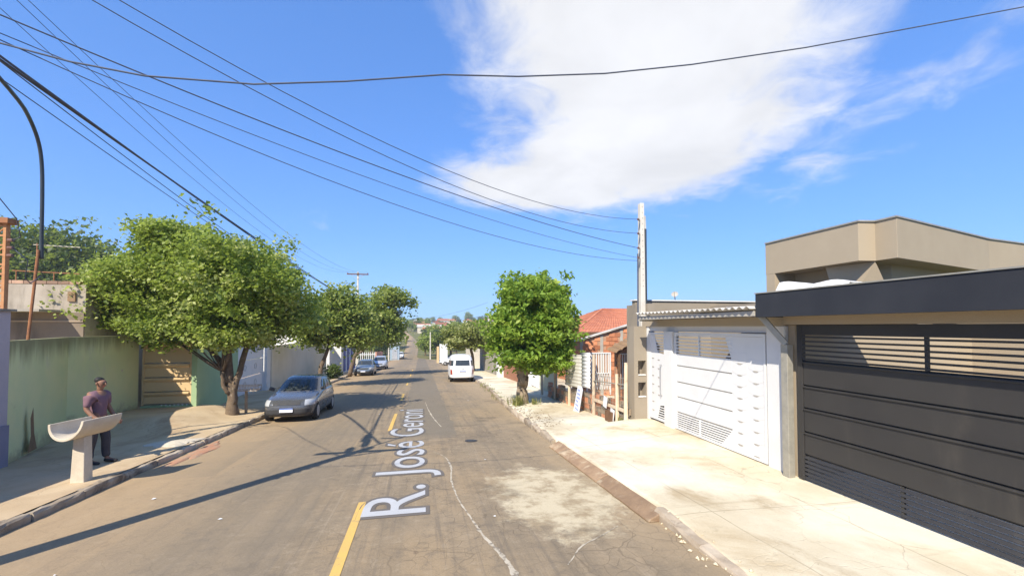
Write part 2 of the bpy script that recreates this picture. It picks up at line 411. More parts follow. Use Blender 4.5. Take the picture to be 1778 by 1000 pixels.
def mould_wall(name, c1, c2, mould, foot, ztop):
    t = Mt(name, 0.92, 0.2); x, y, z = t.xyz()
    c = t.mix(t.step(t.noise(0.9, 7, 0.62, 0.3), 0.32, 0.68), c1, c2)
    c = t.mix(t.step(t.noise(1.3, 8, 0.68, 0.4, t.mapped((1, 1, 0.5))), 0.55, 0.72, 0, 0.55), c, (0.60, 0.60, 0.43))
    run = t.noise(1.5, 8, 0.66, 0.3, t.mapped((1.6, 1.6, 0.16)))
    top = t.math('ADD', t.math('MULTIPLY', t.math('SUBTRACT', z, ztop - 0.75), 0.75), t.math('SUBTRACT', run, 0.5))
    c = t.mix(t.step(top, 0.12, 0.55, 0, 0.85), c, mould)
    ft = t.math('ADD', t.math('MULTIPLY', z, -1.1), t.math('MULTIPLY', t.math('SUBTRACT', t.noise(2.2, 8, 0.7), 0.5), 1.3))
    c = t.mix(t.step(ft, 0.05, 0.55, 0, 0.7), c, foot)
    c = t.mix(t.step(t.noise(4.5, 6, 0.6), 0.68, 0.72, 0, 0.8), c, (0.55, 0.50, 0.40))
    c = t.mix(t.step(t.noise(2.1, 7, 0.65, 0.6), 0.66, 0.74, 0, 0.6), c, (0.30, 0.24, 0.16))
    fine = t.noise(45, 6, 0.7); c = t.mix(0.2, c, t.mix(fine, (0.0, 0.0, 0.0), (1.0, 1.0, 1.0)), 'OVERLAY')
    t.color(c); t.bump(t.math('ADD', fine, t.noise(4, 6)), 0.35, 0.015); return t.m
M['green_wall'] = mould_wall('weathered_green_plaster', (0.62, 0.67, 0.36), (0.70, 0.70, 0.38), (0.22, 0.205, 0.11), (0.30, 0.25, 0.155), 2.12)
M['green_wall2'] = surf('clean_green_plaster', (0.36, 0.48, 0.27), (0.32, 0.44, 0.25), 0.9, 0.9, (0.19, 0.24, 0.14), (0.6, 0.8), 1.0, streak=1)
M['lavender'] = surf('lavender_plaster', (0.46, 0.40, 0.41), (0.42, 0.365, 0.375), 1.5, 0.9, (0.30, 0.26, 0.28), (0.6, 0.8), 1.2, streak=1)
M['lavender_dark'] = surf('slate_blue_plinth', (0.27, 0.25, 0.31), (0.23, 0.215, 0.27), 2, 0.9)
M['stained_wall'] = surf('stained_grey_plaster', (0.42, 0.36, 0.285), (0.31, 0.26, 0.20), 1.6, 0.93, (0.13, 0.11, 0.085), (0.46, 0.72), 1.6, streak=1, bump=0.3)
M['bare_plaster'] = surf('earthy_scar', (0.27, 0.175, 0.10), (0.22, 0.14, 0.08), 6, 0.95, bump=0.5)
M['brown_wall'] = surf('brown_plaster', (0.34, 0.265, 0.20), (0.30, 0.235, 0.175), 1.6, 0.93, (0.24, 0.19, 0.14), (0.55, 0.8), 1.1, streak=1)
M['shaded_render'] = surf('shade_dark_render', (0.215, 0.170, 0.130), (0.175, 0.138, 0.105), 1.6, 0.93, (0.12, 0.10, 0.08), (0.5, 0.75), 1.4, streak=1)  # wall tone with the shade under the eaves slab put into it
M['gate_beige'] = paint('cream_gate_paint', (0.62, 0.44, 0.23), 0.5, 0.35)
M['brick'] = surf('orange_hollow_brick', (0.56, 0.235, 0.12), (0.50, 0.20, 0.10), 5, 0.95, (0.56, 0.33, 0.21), (0.58, 0.75), 6, rnd=0.45, bump=0.5)
M['faded_brick'] = surf('faded_brick', (0.40, 0.25, 0.17), (0.33, 0.215, 0.15), 5, 0.95, (0.20, 0.16, 0.12), (0.5, 0.7), 3, rnd=0.4)
M['mortar'] = surf('grey_mortar', (0.46, 0.27, 0.17), (0.40, 0.235, 0.15), 6, 0.97)
M['tile'] = surf('red_clay_tile', (0.39, 0.150, 0.085), (0.32, 0.12, 0.07), 2.2, 0.9, (0.55, 0.24, 0.13), (0.55, 0.75), 3, rnd=0.3)
M['wood'] = surf('pale_weathered_wood', (0.52, 0.42, 0.30), (0.44, 0.34, 0.235), 5, 0.9, (0.30, 0.22, 0.15), (0.58, 0.75), 4, rnd=0.4)
M['dark_wood'] = surf('brown_wood', (0.17, 0.095, 0.05), (0.13, 0.07, 0.04), 5, 0.8)
M['brown_gate'] = paint('rust_brown_gate', (0.30, 0.13, 0.07), 0.55, 0.3)
M['rust'] = surf('rusted_steel', (0.34, 0.155, 0.07), (0.27, 0.12, 0.06), 8, 0.85, (0.16, 0.075, 0.045), (0.5, 0.7), 6, bump=0.4)
M['orange_mast'] = surf('orange_oxide_mast', (0.50, 0.25, 0.115), (0.42, 0.20, 0.09), 8, 0.85, (0.25, 0.12, 0.065), (0.55, 0.7), 6)
M['black_pipe'] = paint('black_conduit', (0.035, 0.045, 0.055), 0.4, 0.4)
M['cable'] = paint('grey_black_cable', (0.075, 0.085, 0.115), 0.6, 0.3)
M['porcelain'] = paint('brown_porcelain', (0.15, 0.075, 0.05), 0.3, 0.5)
M['dark_hole'] = paint('dark_inside', (0.03, 0.028, 0.025), 0.9, 0.1)
M['glass'] = paint('dark_car_glass', (0.035, 0.042, 0.045), 0.08, 0.6)
M['tyre'] = paint('tyre_rubber', (0.025, 0.024, 0.023), 0.85, 0.2)
M['rim'] = paint('wheel_steel', (0.42, 0.42, 0.42), 0.4, 0.5, metal=0.5)
M['van_white'] = paint('van_white_paint', (0.80, 0.80, 0.785), 0.35, 0.5, 0.3)
M['car_white'] = paint('car_white_paint', (0.78, 0.78, 0.78), 0.3, 0.5, 0.4)
M['car_blue'] = paint('steel_blue_paint', (0.115, 0.155, 0.215), 0.3, 0.5, 0.6)
M['car_silver'] = paint('silver_paint', (0.52, 0.54, 0.57), 0.3, 0.5, 0.5, 0.4)
M['car_dark'] = paint('graphite_paint', (0.075, 0.078, 0.085), 0.28, 0.5, 0.6)
M['car_brown'] = paint('olive_brown_paint', (0.13, 0.105, 0.075), 0.35, 0.5, 0.4)
M['bumper'] = paint('bumper_plastic', (0.05, 0.05, 0.052), 0.6, 0.3)
M['bumper_grey'] = paint('van_bumper_grey', (0.62, 0.62, 0.60), 0.5, 0.4)
M['red_lamp'] = paint('red_lamp', (0.38, 0.06, 0.035), 0.2, 0.6)
M['clear_lamp'] = paint('clear_lamp', (0.40, 0.41, 0.42), 0.12, 0.7)
M['plate'] = paint('plate_white', (0.72, 0.73, 0.76), 0.4, 0.4)
M['plate_blue'] = paint('plate_blue', (0.03, 0.10, 0.40), 0.4, 0.4)
M['ink'] = paint('black_ink', (0.02, 0.02, 0.025), 0.6, 0.2)
M['blue_paint'] = paint('deep_blue_paint', (0.020, 0.045, 0.26), 0.5, 0.4)
M['kiosk_blue'] = paint('grey_blue_panel', (0.30, 0.38, 0.45), 0.5, 0.4)
M['sheet'] = surf('dull_sheet_metal', (0.50, 0.475, 0.41), (0.42, 0.395, 0.335), 2.5, 0.6, (0.30, 0.25, 0.185), (0.58, 0.78), 3, spec=0.4, metal=0.15)
M['sign_white'] = surf('white_sign_panel', (0.74, 0.75, 0.78), (0.68, 0.70, 0.75), 3, 0.6)
M['sign_blue'] = paint('faded_blue_print', (0.30, 0.35, 0.60), 0.6, 0.3)
M['skin'] = surf('brown_skin', (0.27, 0.145, 0.09), (0.24, 0.125, 0.08), 8, 0.6, bump=0.05)
M['shirt'] = surf('mauve_cotton', (0.20, 0.115, 0.135), (0.165, 0.095, 0.115), 6, 0.95, bump=0.2, bs=120)
M['trousers'] = surf('charcoal_trousers', (0.045, 0.043, 0.05), (0.06, 0.056, 0.062), 6, 0.95, bump=0.2, bs=120)
M['shoe'] = paint('black_shoe', (0.03, 0.028, 0.028), 0.5, 0.3)
M['hair'] = paint('black_hair', (0.02, 0.017, 0.015), 0.6, 0.3)
M['cream_wall'] = surf('cream_plaster', (0.66, 0.59, 0.47), (0.60, 0.53, 0.41), 1.0, 0.9, (0.40, 0.34, 0.26), (0.58, 0.8), 1.0, streak=1)
M['grey_wall'] = surf('sooty_grey_plaster', (0.36, 0.33, 0.28), (0.28, 0.255, 0.21), 1.2, 0.92, (0.16, 0.145, 0.12), (0.5, 0.75), 1.0, streak=1)
M['pale_green'] = surf('pale_green_plaster', (0.47, 0.49, 0.36), (0.42, 0.44, 0.32), 1.0, 0.9, (0.30, 0.30, 0.22), (0.55, 0.8), 1.0, streak=1)
M['pink_wall'] = surf('salmon_plaster', (0.60, 0.30, 0.21), (0.53, 0.26, 0.18), 1.0, 0.9)
M['far_roof'] = surf('far_clay_roof', (0.42, 0.155, 0.085), (0.36, 0.13, 0.075), 0.8, 0.9, rnd=0.3)
M['far_wall'] = surf('far_plaster', (0.62, 0.55, 0.46), (0.56, 0.50, 0.42), 0.5, 0.9, rnd=0.5)
M['bark'] = surf('grey_brown_bark', (0.17, 0.125, 0.085), (0.115, 0.082, 0.056), 5, 0.95, (0.26, 0.21, 0.155), (0.55, 0.7), 7, bump=0.8, bs=25)
M['bark_pale'] = surf('mottled_pale_bark', (0.34, 0.265, 0.185), (0.25, 0.19, 0.13), 4, 0.95, (0.085, 0.062, 0.045), (0.5, 0.62), 4.5, bump=0.8, bs=25)

def leaf_mat(name, dark, mid, light, trans=0.48):
    t = Mt(name, 0.5, 0.35)
    at = t.n('ShaderNodeAttribute'); at.attribute_name = 'tint'
    f = at.outputs['Fac']
    c = t.mix(t.step(f, 0.0, 0.5), dark, mid)
    c = t.mix(t.step(f, 0.5, 1.0), c, light)
    t.color(c)
    tr = t.n('ShaderNodeBsdfTranslucent'); t.l(t.mix(0.5, c, (0.50, 0.62, 0.09)), tr.inputs['Color'])
    mx = t.n('ShaderNodeMixShader'); mx.inputs[0].default_value = trans
    t.l(t.b.outputs[0], mx.inputs[1]); t.l(tr.outputs[0], mx.inputs[2])
    t.l(mx.outputs[0], t.nt.nodes['Material Output'].inputs['Surface'])
    return t.m
M['leaf_olive'] = leaf_mat('olive_leaf', (0.105, 0.160, 0.026), (0.245, 0.310, 0.052), (0.500, 0.530, 0.190))
M['leaf_bright'] = leaf_mat('bright_leaf', (0.100, 0.195, 0.024), (0.240, 0.365, 0.044), (0.480, 0.560, 0.125), 0.5)
M['leaf_mid'] = leaf_mat('mid_leaf', (0.120, 0.170, 0.036), (0.240, 0.290, 0.066), (0.400, 0.420, 0.140))
M['leaf_pale'] = leaf_mat('pale_yellow_leaf', (0.140, 0.165, 0.045), (0.260, 0.280, 0.095), (0.440, 0.440, 0.190))
M['leaf_dark'] = leaf_mat('dark_leaf', (0.045, 0.070, 0.022), (0.080, 0.112, 0.034), (0.125, 0.155, 0.055))
M['grass'] = leaf_mat('dry_grass_blade', (0.10, 0.12, 0.03), (0.19, 0.19, 0.06), (0.34, 0.30, 0.13), 0.3)

# ------------------------------------------------------------------ ground profile
_gy = np.arange(-60.0, 3001.0, 1.0)
_sl = np.interp(_gy, [-60, 90, 150, 400, 480, 3000], [-0.048, -0.048, 0.038, 0.038, 0.0, 0.0])
_gz = np.concatenate([[0], np.cumsum((_sl[1:] + _sl[:-1]) / 2)])
_gz -= np.interp(0, _gy, _gz)
def g(y): return float(np.interp(y, _gy, _gz))
KL, KR = -5.39, 3.21                      # kerb lines
def clamp(v, a=0.0, b=1.0): return max(a, min(b, v))
def sm(v): v = clamp(v); return v * v * (3 - 2 * v)
def kl(y): return (KL - 0.8 * sm((y - 18) / 16)) * (1 - sm((y - 85) / 25)) - 4.9 * sm((y - 85) / 25)
def kr(y): return (KR + 0.6 * sm((y - 13) / 14)) * (1 - sm((y - 85) / 25)) - 0.9 * sm((y - 85) / 25)
def bend(y): return -13 * sm((y - 150) / 200)
def rcen(y): return (kl(y) + kr(y)) / 2 + bend(y)
def rhw(y): return (kr(y) - kl(y)) / 2
def zw(y):                                 # level at the right-hand property line
    level = -0.19; low = g(y) + 0.10
    return level + (low - level) * sm((y - 11.35) / 0.5) if y > 2 else level
def walk_r(x, y):
    t = sm((x - kr(y)) / 3.0); k = g(y) + 0.13
    dip = sm((5.6 - y) / 1.2) * sm(1 - (x - kr(y)) / 0.9) * 0.11      # dropped kerb at the near driveway
    return k * (1 - t) + zw(y) * t - dip
def walk_l(x, y):
    ramp = 0.30 * sm((KL - 0.5 - x) / 2.0) * sm((y - 13.6) / 1.2) * sm((19.3 - y) / 1.4)   # drive up to the cream gate
    return g(y) + 0.13 + ramp

ys = [*np.arange(-12, 40, 0.5), *np.arange(40, 120, 2.5), *np.arange(120, 501, 10)]
xs_far = [-900, -600, -300, -150, -80, -45, -28, -18, -11, -5, 0, 5, 11, 18, 28, 45, 80, 150, 300, 600, 900]
def terr(x, y):
    hill = 26 * sm((-x - 90) / 260) * sm((y - 30) / 160) + 9 * sm((abs(x) - 200) / 700) * sm((y - 250) / 300)
    return (x, y, g(y) - 0.06 + hill)
ob = MB().grid(terr, xs_far, [-60, -12, 0, 12, 25, 40, 55, 70, 90, 100, 110, 120, 130, 140, 150, 180, 220, 260, 300, 350, 400, 440, 480, 600, 900]).build('ground', M['earth'], fix=False)
prop(ob, 'dry grassy earth running out to the far hill', 'ground', kind='structure')
ob = MB().grid(lambda y, u: (rcen(y) + u * rhw(y), y, g(y) + 0.02 * (1 - u * u)), ys, list(np.linspace(-1, 1, 17))).build('road', M['asphalt'], fix=False)
prop(ob, 'worn grey brown asphalt road falling away and climbing the far hill', 'road', kind='structure')
# cross street
cs = MB()
cs.grid(lambda x, y: (x, y, g(y) + 0.004), [-70, -40, -20, KL - 0.82], [57.5, 59, 61, 63, 65, 66.5])
cs.grid(lambda x, y: (x, y, g(y) + 0.004), [KR + 0.62, 12, 25, 60], [57.5, 59, 61, 63, 65, 66.5])
prop(cs.build('cross_street', M['asphalt'], fix=False), 'asphalt side street crossing beyond the parked cars', 'road', kind='structure')

swr = MB().grid(lambda u, y: (lambda x: (x, y, walk_r(x, y) - (.0 if u > .01 else .25)))(u if u > 6.5 else kr(y) + .12 + (6.5 - kr(y) - .12) * u / 6.5), [0, .015, *np.arange(.2, 6.5, 0.32), 6.5, 6.6, 7.2, 8, 10, 12], [*np.arange(-10, 20, 0.33), *np.arange(20, 57.5, 2.0), 57.4]).build('pavement', M['walk_r'], smooth=True, fix=False)
prop(swr, 'sunlit cream concrete pavement in front of the gates', 'pavement', kind='structure')
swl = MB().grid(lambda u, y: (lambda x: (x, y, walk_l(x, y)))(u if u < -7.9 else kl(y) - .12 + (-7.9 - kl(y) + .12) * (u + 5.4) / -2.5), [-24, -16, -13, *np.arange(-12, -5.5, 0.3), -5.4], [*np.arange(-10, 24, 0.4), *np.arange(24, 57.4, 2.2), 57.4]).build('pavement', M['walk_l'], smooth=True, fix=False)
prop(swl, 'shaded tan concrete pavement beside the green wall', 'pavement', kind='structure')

# kerb stones, one piece each
def kerb_mesh(seed):
    rr = random.Random(seed); b = MB(); n = 6
    prof = [(-0.07, -0.2), (0.07, -0.2), (0.07, 0.10), (0.045, 0.135), (-0.07, 0.14)]
    pts = []
    for i in range(n + 1):
        y = -0.49 + 0.98 * i / n
        j = [(rr.uniform(-.012, .012), rr.uniform(-.018, .008)) for _ in prof]
        pts.append([(px + j[k][0] * (k > 1), y, pz + j[k][1] * (k > 1)) for k, (px, pz) in enumerate(prof)])
    b.v = [q for ring in pts for q in ring]; m = len(prof)
    for i in range(n):
        for k in range(m): b.f.append((i * m + k, i * m + (k + 1) % m, (i + 1) * m + (k + 1) % m, (i + 1) * m + k))
    b.f.append(tuple(range(m))); b.f.append(tuple(n * m + k for k in range(m - 1, -1, -1)))
    return mesh_only(b, 'kerb_stone', M['kerb'])
kms = [kerb_mesh(i) for i in range(5)]
tilt = -math.atan(0.048)
for i in range(50):
    y = 2.0 + i * 1.0
    piece('kerb_stone', kms[i % 5], (kl(y) - 0.07 + random.uniform(-.015, .015), y, g(y) + random.uniform(-.03, .004)), swl, (tilt, 0, R(random.uniform(-.6, .6))))
    if y > 10.6:
        piece('kerb_stone', kms[(i + 2) % 5], (kr(y) + 0.07 + random.uniform(-.015, .015), y, g(y) + random.uniform(-.03, .0)), swr, (tilt, 0, R(180 + random.uniform(-.6, .6))))
for i in range(9):      # sunken kerb of the near driveway
    y = -2.9 + i * 1.0
    piece('kerb_stone', kms[i % 5], (KR + 0.07, y, g(y) - (0.105 if i < 8 else .03)), swr, (tilt, 0, R(180)))

# yellow centre dashes
def sheet_on_road(name, quads, mat, parent, lift):
    b = MB()
    for (xa0, xa1, ya, xb0, xb1, yb) in quads:
        n = max(2, int((yb - ya) / 0.4) + 1)
        def fn(t, u, a=(xa0, xa1, ya, xb0, xb1, yb)):
            y = a[2] + (a[5] - a[2]) * t; x = (a[0] + (a[3] - a[0]) * t) * (1 - u) + (a[1] + (a[4] - a[1]) * t) * u
            return (x, y, road_z(x, y) + lift)
        b.grid(fn, list(np.linspace(0, 1, n)), [0, 1])
    return b.build(name, mat, parent, fix=False)
def road_z(x, y):
    u = (x - rcen(y)) / rhw(y)
    return g(y) + 0.02 * (1 - u * u)
dash_words = ['nearest yellow dash of the centre line at the foot of the lettering', 'second yellow dash beside the lettering', 'third yellow dash at the tip of the tree shadow',
              'fourth yellow dash level with the parked van', 'fifth yellow dash of the centre line beyond the van', 'farthest yellow dash of the centre line near the side street']
for lab, (a, b_) in zip(dash_words, [(2.6, 7.15), (13.1, 16.5), (20.6, 23.6), (29.0, 31.6), (38.5, 41.0), (47.5, 50.0)]):
    o = sheet_on_road('centre_line_dash', [(-0.93, -0.82, a, -0.93, -0.82, b_)], M['yellow'], None, 0.006)
    prop(o, lab, 'road marking', 'yellow centre line dashes', 'thing')

# street name caption overlay, each letter a flat piece
def letter_pieces():
    root = thing('street_caption', (0.08, 6.45, road_z(0.08, 6.45)), 'large grey white street name caption overlaid along the road', 'lettering')
    def txt(body, off):
        cu = bpy.data.curves.new('t', 'FONT'); cu.body = body; cu.size = 1.0; cu.offset = off; cu.resolution_u = 5
        o = bpy.data.objects.new('t', cu); col.objects.link(o); bpy.context.view_layer.update()
        me = bpy.data.meshes.new_from_object(o.evaluated_get(bpy.context.evaluated_depsgraph_get()))
        co = np.array([v.co[:] for v in me.vertices]) if len(me.vertices) else np.zeros((0, 3))
        fs = [tuple(p.vertices) for p in me.polygons]
        bpy.data.objects.remove(o); return co, fs
    full = 'R. José Geroni'
    # start of every letter: measured from the growing string
    ref = [txt(full[:i + 1] , 0)[0] for i in range(len(full))]
    x0 = ref[0][:, 0].min(); total = ref[-1][:, 0].max() - x0
    cap = ref[0][:, 1].max()
    sy_ = 0.91 / cap; sx_ = 10.9 / total
    for off, mat, lift, nm in ((0.045, M['letteredge'], 0.006, 'letter_rim'), (0.0, M['letter'], 0.010, 'letter')):
        xprev_n = 0
        co, fs = txt(full, off)
        # split into islands by letter using unions of faces
        par = list(range(len(co)))
        def find(a):
            while par[a] != a: par[a] = par[par[a]]; a = par[a]
            return a
        for f_ in fs:
            for k in f_[1:]: par[find(k)] = find(f_[0])
        groups = {}
        for f_ in fs: groups.setdefault(find(f_[0]), []).append(f_)
        for gfs in groups.values():
            idx = sorted({k for f_ in gfs for k in f_}); mp = {k: i for i, k in enumerate(idx)}
            b = MB()
            vv = []
            for k in idx:
                X = 0.085 - co[k, 1] * sy_; Y = 6.5 + (co[k, 0] - x0) * sx_
                vv.append((X, Y, road_z(X, Y) + lift))
            b.add(vv, [tuple(mp[k] for k in f_) for f_ in gfs])
            b.build(nm, mat, root, fix=False)
letter_pieces()

# pale trail of cement slurry wandering along the right lane
def trail(pts, wds, label):
    b = MB(); P = [Vector((x, y, 0)) for x, y in pts]
    cv = []
    for i in range(len(P) - 1):
        for k in range(8): cv.append((P[i].lerp(P[i + 1], k / 8), wds[i] + (wds[i + 1] - wds[i]) * k / 8))
    cv.append((P[-1], wds[-1]))
    vv = []; n = len(cv)
    # smooth
    xs_ = np.array([c[0].x for c in cv]); ys_ = np.array([c[0].y for c in cv])
    for _ in range(6): xs_[1:-1] = (xs_[:-2] + xs_[1:-1] * 2 + xs_[2:]) / 4; ys_[1:-1] = (ys_[:-2] + ys_[1:-1] * 2 + ys_[2:]) / 4
    for i in range(n):
        d = Vector((xs_[min(i + 1, n - 1)] - xs_[max(i - 1, 0)], ys_[min(i + 1, n - 1)] - ys_[max(i - 1, 0)], 0)).normalized()
        nrm = Vector((d.y, -d.x, 0)); wd = cv[i][1] * random.uniform(.55, 1.35)
        for s_ in (-1, 1):
            x = xs_[i] + nrm.x * wd * s_ * .5 + random.uniform(-.006, .006); y = ys_[i] + nrm.y * wd * s_ * .5
            vv.append((x, y, road_z(x, y) + 0.005))
    b.add(vv, [(2 * i, 2 * i + 1, 2 * i + 3, 2 * i + 2) for i in range(n - 1)])
    return prop(b.build('cement_trail', M['trail'], fix=False), label, 'stain', kind='stuff')
trail([(1.02, 3.6), (0.98, 4.6), (0.93, 5.0), (0.78, 5.55), (0.70, 6.2), (0.60, 6.8), (0.54, 7.9), (0.62, 8.8), (0.55, 9.7), (0.30, 10.2)], [.05, .09, .05, .05, .035, .02, .035, .035, .02, .008], 'long pale cement trail snaking along the right lane past the lettering')
trail([(0.62, 13.4), (0.42, 15.2), (0.28, 17.5), (0.2, 20)], [.03, .05, .04, .01], 'short pale cement trail beside the far end of the lettering')
trail([(1.6, 4.6), (1.9, 5.0), (2.25, 5.2), (2.6, 5.45)], [.01, .02, .02, .008], 'thin pale cement scratch below the cement spill')

sdisc = thing('shadow_disc', (1.28, 11.2, road_z(1.28, 11.2)), 'small round dark disc standing in for a shadow blob in the right lane beyond the cement trail', 'shadow disc')  # dark disc laid where a shadow blob falls on the road
def disc(cx_, cy_, r0, r1, lift):
    n = 28; b = MB(); vv = [(cx_ + r_ * math.cos(2 * math.pi * k / n), cy_ + r_ * math.sin(2 * math.pi * k / n), road_z(cx_ + r_ * math.cos(2 * math.pi * k / n), cy_ + r_ * math.sin(2 * math.pi * k / n)) + lift) for r_ in (r0, r1) for k in range(n)]
    return b.add(vv, [(k, (k + 1) % n, n + (k + 1) % n, n + k) for k in range(n)])
disc(1.28, 11.2, .135, .165, .008).build('ring', M['shadow_dark'], sdisc, fix=False)
disc(1.28, 11.2, .0, .128, .010).build('inner_disc', M['shadow_dark'], sdisc, fix=False)
# brown ramp boards lying in the right gutter
for lab, a, b_ in (('near brown ramp board lying against the kerb of the white gate', 5.45, 7.25), ('far brown ramp board lying against the kerb of the white gate', 7.27, 10.1)):
    n = 9; b = MB(); pr = [(-0.15, 0.0), (0.10, 0.0), (0.10, 0.135), (0.0, 0.10), (-0.15, 0.03)]
    rings = []
    for i in range(n + 1):
        y = a + (b_ - a) * i / n; jx = random.uniform(-.006, .006)
        rings.append([(KR - 0.02 + px + jx, y, road_z(KR, y) + pz + random.uniform(-.004, .004) * (k > 1)) for k, (px, pz) in enumerate(pr)])
    b.v = [q for r_ in rings for q in r_]; m = 5
    for i in range(n):
        for k in range(m): b.f.append((i * m + k, i * m + (k + 1) % m, (i + 1) * m + (k + 1) % m, (i + 1) * m + k))
    b.f.append(tuple(range(m))); b.f.append(tuple(n * m + k for k in range(m - 1, -1, -1)))
    prop(b.build('ramp_board', M['ramp'], bevel=0.012), lab, 'ramp', 'ramp boards in the gutter')
# broken kerb rubble at the near end of the boards
rub = MB()
for i in range(70):
    y = 3.4 + 2.2 * random.random() ** 0.8; x = KR + random.gauss(0.02, 0.10); s_ = random.uniform(.008, .035)
    z = max(road_z(min(x, KR), y), walk_r(x, y) if x > KR + .12 else -9) + s_ * .4
    c = Vector((x, y, z)); ico = [Vector((random.uniform(-1, 1), random.uniform(-1, 1), random.uniform(-.6, .6))).normalized() * s_ for _ in range(6)]
    o_ = [Vector((1, 0, 0)), Vector((0, 1, 0)), Vector((-1, 0, 0)), Vector((0, -1, 0)), Vector((0, 0, .8)), Vector((0, 0, -.8))]
    rub.add([c + v * s_ * random.uniform(.6, 1.3) for v in o_], [(0, 1, 4), (1, 2, 4), (2, 3, 4), (3, 0, 4), (1, 0, 5), (2, 1, 5), (3, 2, 5), (0, 3, 5)])
prop(rub.build('kerb_rubble', M['walk_r']), 'crumbled bits of pale kerb at the near driveway', 'rubble', kind='stuff')
# red earth washed into the left gutter, and a wedge of pale cement beside it
def blot(name, mat, cx_, cy_, rx, ry, rot, zfun, label, lift=0.012, hump=0.0):
    b = MB(); n = 28; c = math.cos(rot); s_ = math.sin(rot)
    ring = []
    for r_ in (0.0, .5, .85, 1.0):
        for k in range(n):
            a = 2 * math.pi * k / n; j = 1 + 0.22 * math.sin(3 * a + cx_) + 0.12 * math.sin(7 * a + cy_) + random.uniform(-.08, .08)
            u = rx * r_ * j * math.cos(a); v = ry * r_ * j * math.sin(a)
            x = cx_ + u * c - v * s_; y = cy_ + u * s_ + v * c
            ring.append((x, y, zfun(x, y) + lift * (1 if r_ < 1 else .2) + hump * (1 - r_ * r_)))
    b.add(ring, [(i * n + k, i * n + (k + 1) % n, (i + 1) * n + (k + 1) % n, (i + 1) * n + k) for i in range(3) for k in range(n)])
    return prop(b.build(name, mat, fix=True), label, 'stain', kind='stuff')
blot('red_earth', M['redstain'], -5.12, 11.6, 0.20, 1.25, 0.0, road_z, 'red earth washed along the left gutter', 0.008, 0.03)
blot('cement_wedge', M['pale_concrete'], -5.95, 12.25, 0.55, 0.42, 0.5, walk_l, 'pale cement hump on the left pavement above the red earth', 0.01, 0.05)

# ------------------------------------------------------------------ dark-gated house, right foreground
XG = 6.38; ZB = -0.19
def gate_dark():
    root = thing('driveway_gate', (XG, 4.8, ZB), 'charcoal sectional driveway gate with slatted top and bottom', 'gate')
    y0, y1 = 2.35, 6.20
    fr = MB()
    fr.box(XG - .03, XG + .05, y1, y1 + .10, ZB + .02, 2.44)
    fr.box(XG - .03, XG + .05, y0 - .1, y0, ZB + .02, 2.44)
    fr.box(XG - .028, XG + .048, y0, y1, 2.27, 2.44)
    fr.build('frame', M['black_metal'], root, bevel=0.006)
    zs = [1.82, 1.41, 1.03, 0.63, 0.25]
    for k in range(4):
        hi, lo = zs[k], zs[k + 1]
        b = MB(); b.box(XG - .012, XG + .012, y0 + .004, y1 - .004, lo + .018, hi - .006)
        b.box(XG - .034, XG - .012, y0 + .004, y1 - .004, hi - .030, hi - .006)    # folded lip at the top of each panel
        b.build('panel', M['black_metal'], root, bevel=0.004)
    MB().box(XG + .026, XG + .034, y0 + .004, y1 - .004, .235, 1.835).build('gap_light_stop', M['black_metal'], root)  # added sheet that stops the sunlit yard showing through the panel gaps
    ts = MB(); ts.box(-.018, .018, -(y1 - y0) / 2 + .004, (y1 - y0) / 2 - .004, -.014, .014)
    me = mesh_only(ts, 'slat', M['black_metal'])
    for z in np.linspace(1.86, 2.235, 6): piece('slat', me, (XG, (y0 + y1) / 2, z), root)
    bs = MB(); bs.box(-.012, .012, -(y1 - y0) / 2 + .004, (y1 - y0) / 2 - .004, -.023, .023)
    me2 = mesh_only(bs, 'slat', M['black_metal'])
    for z in np.linspace(-0.135, 0.205, 6): piece('slat', me2, (XG, (y0 + y1) / 2, z), root, rot=(0, R(28), 0))
    for yy, a, b_ in ((4.36, 1.83, 2.27), (4.69, -.17, .25)):
        MB().box(XG - .008, XG + .028, yy - .02, yy + .02, a, b_).build('mullion', M['black_metal'], root)
    return root
gate_dark()

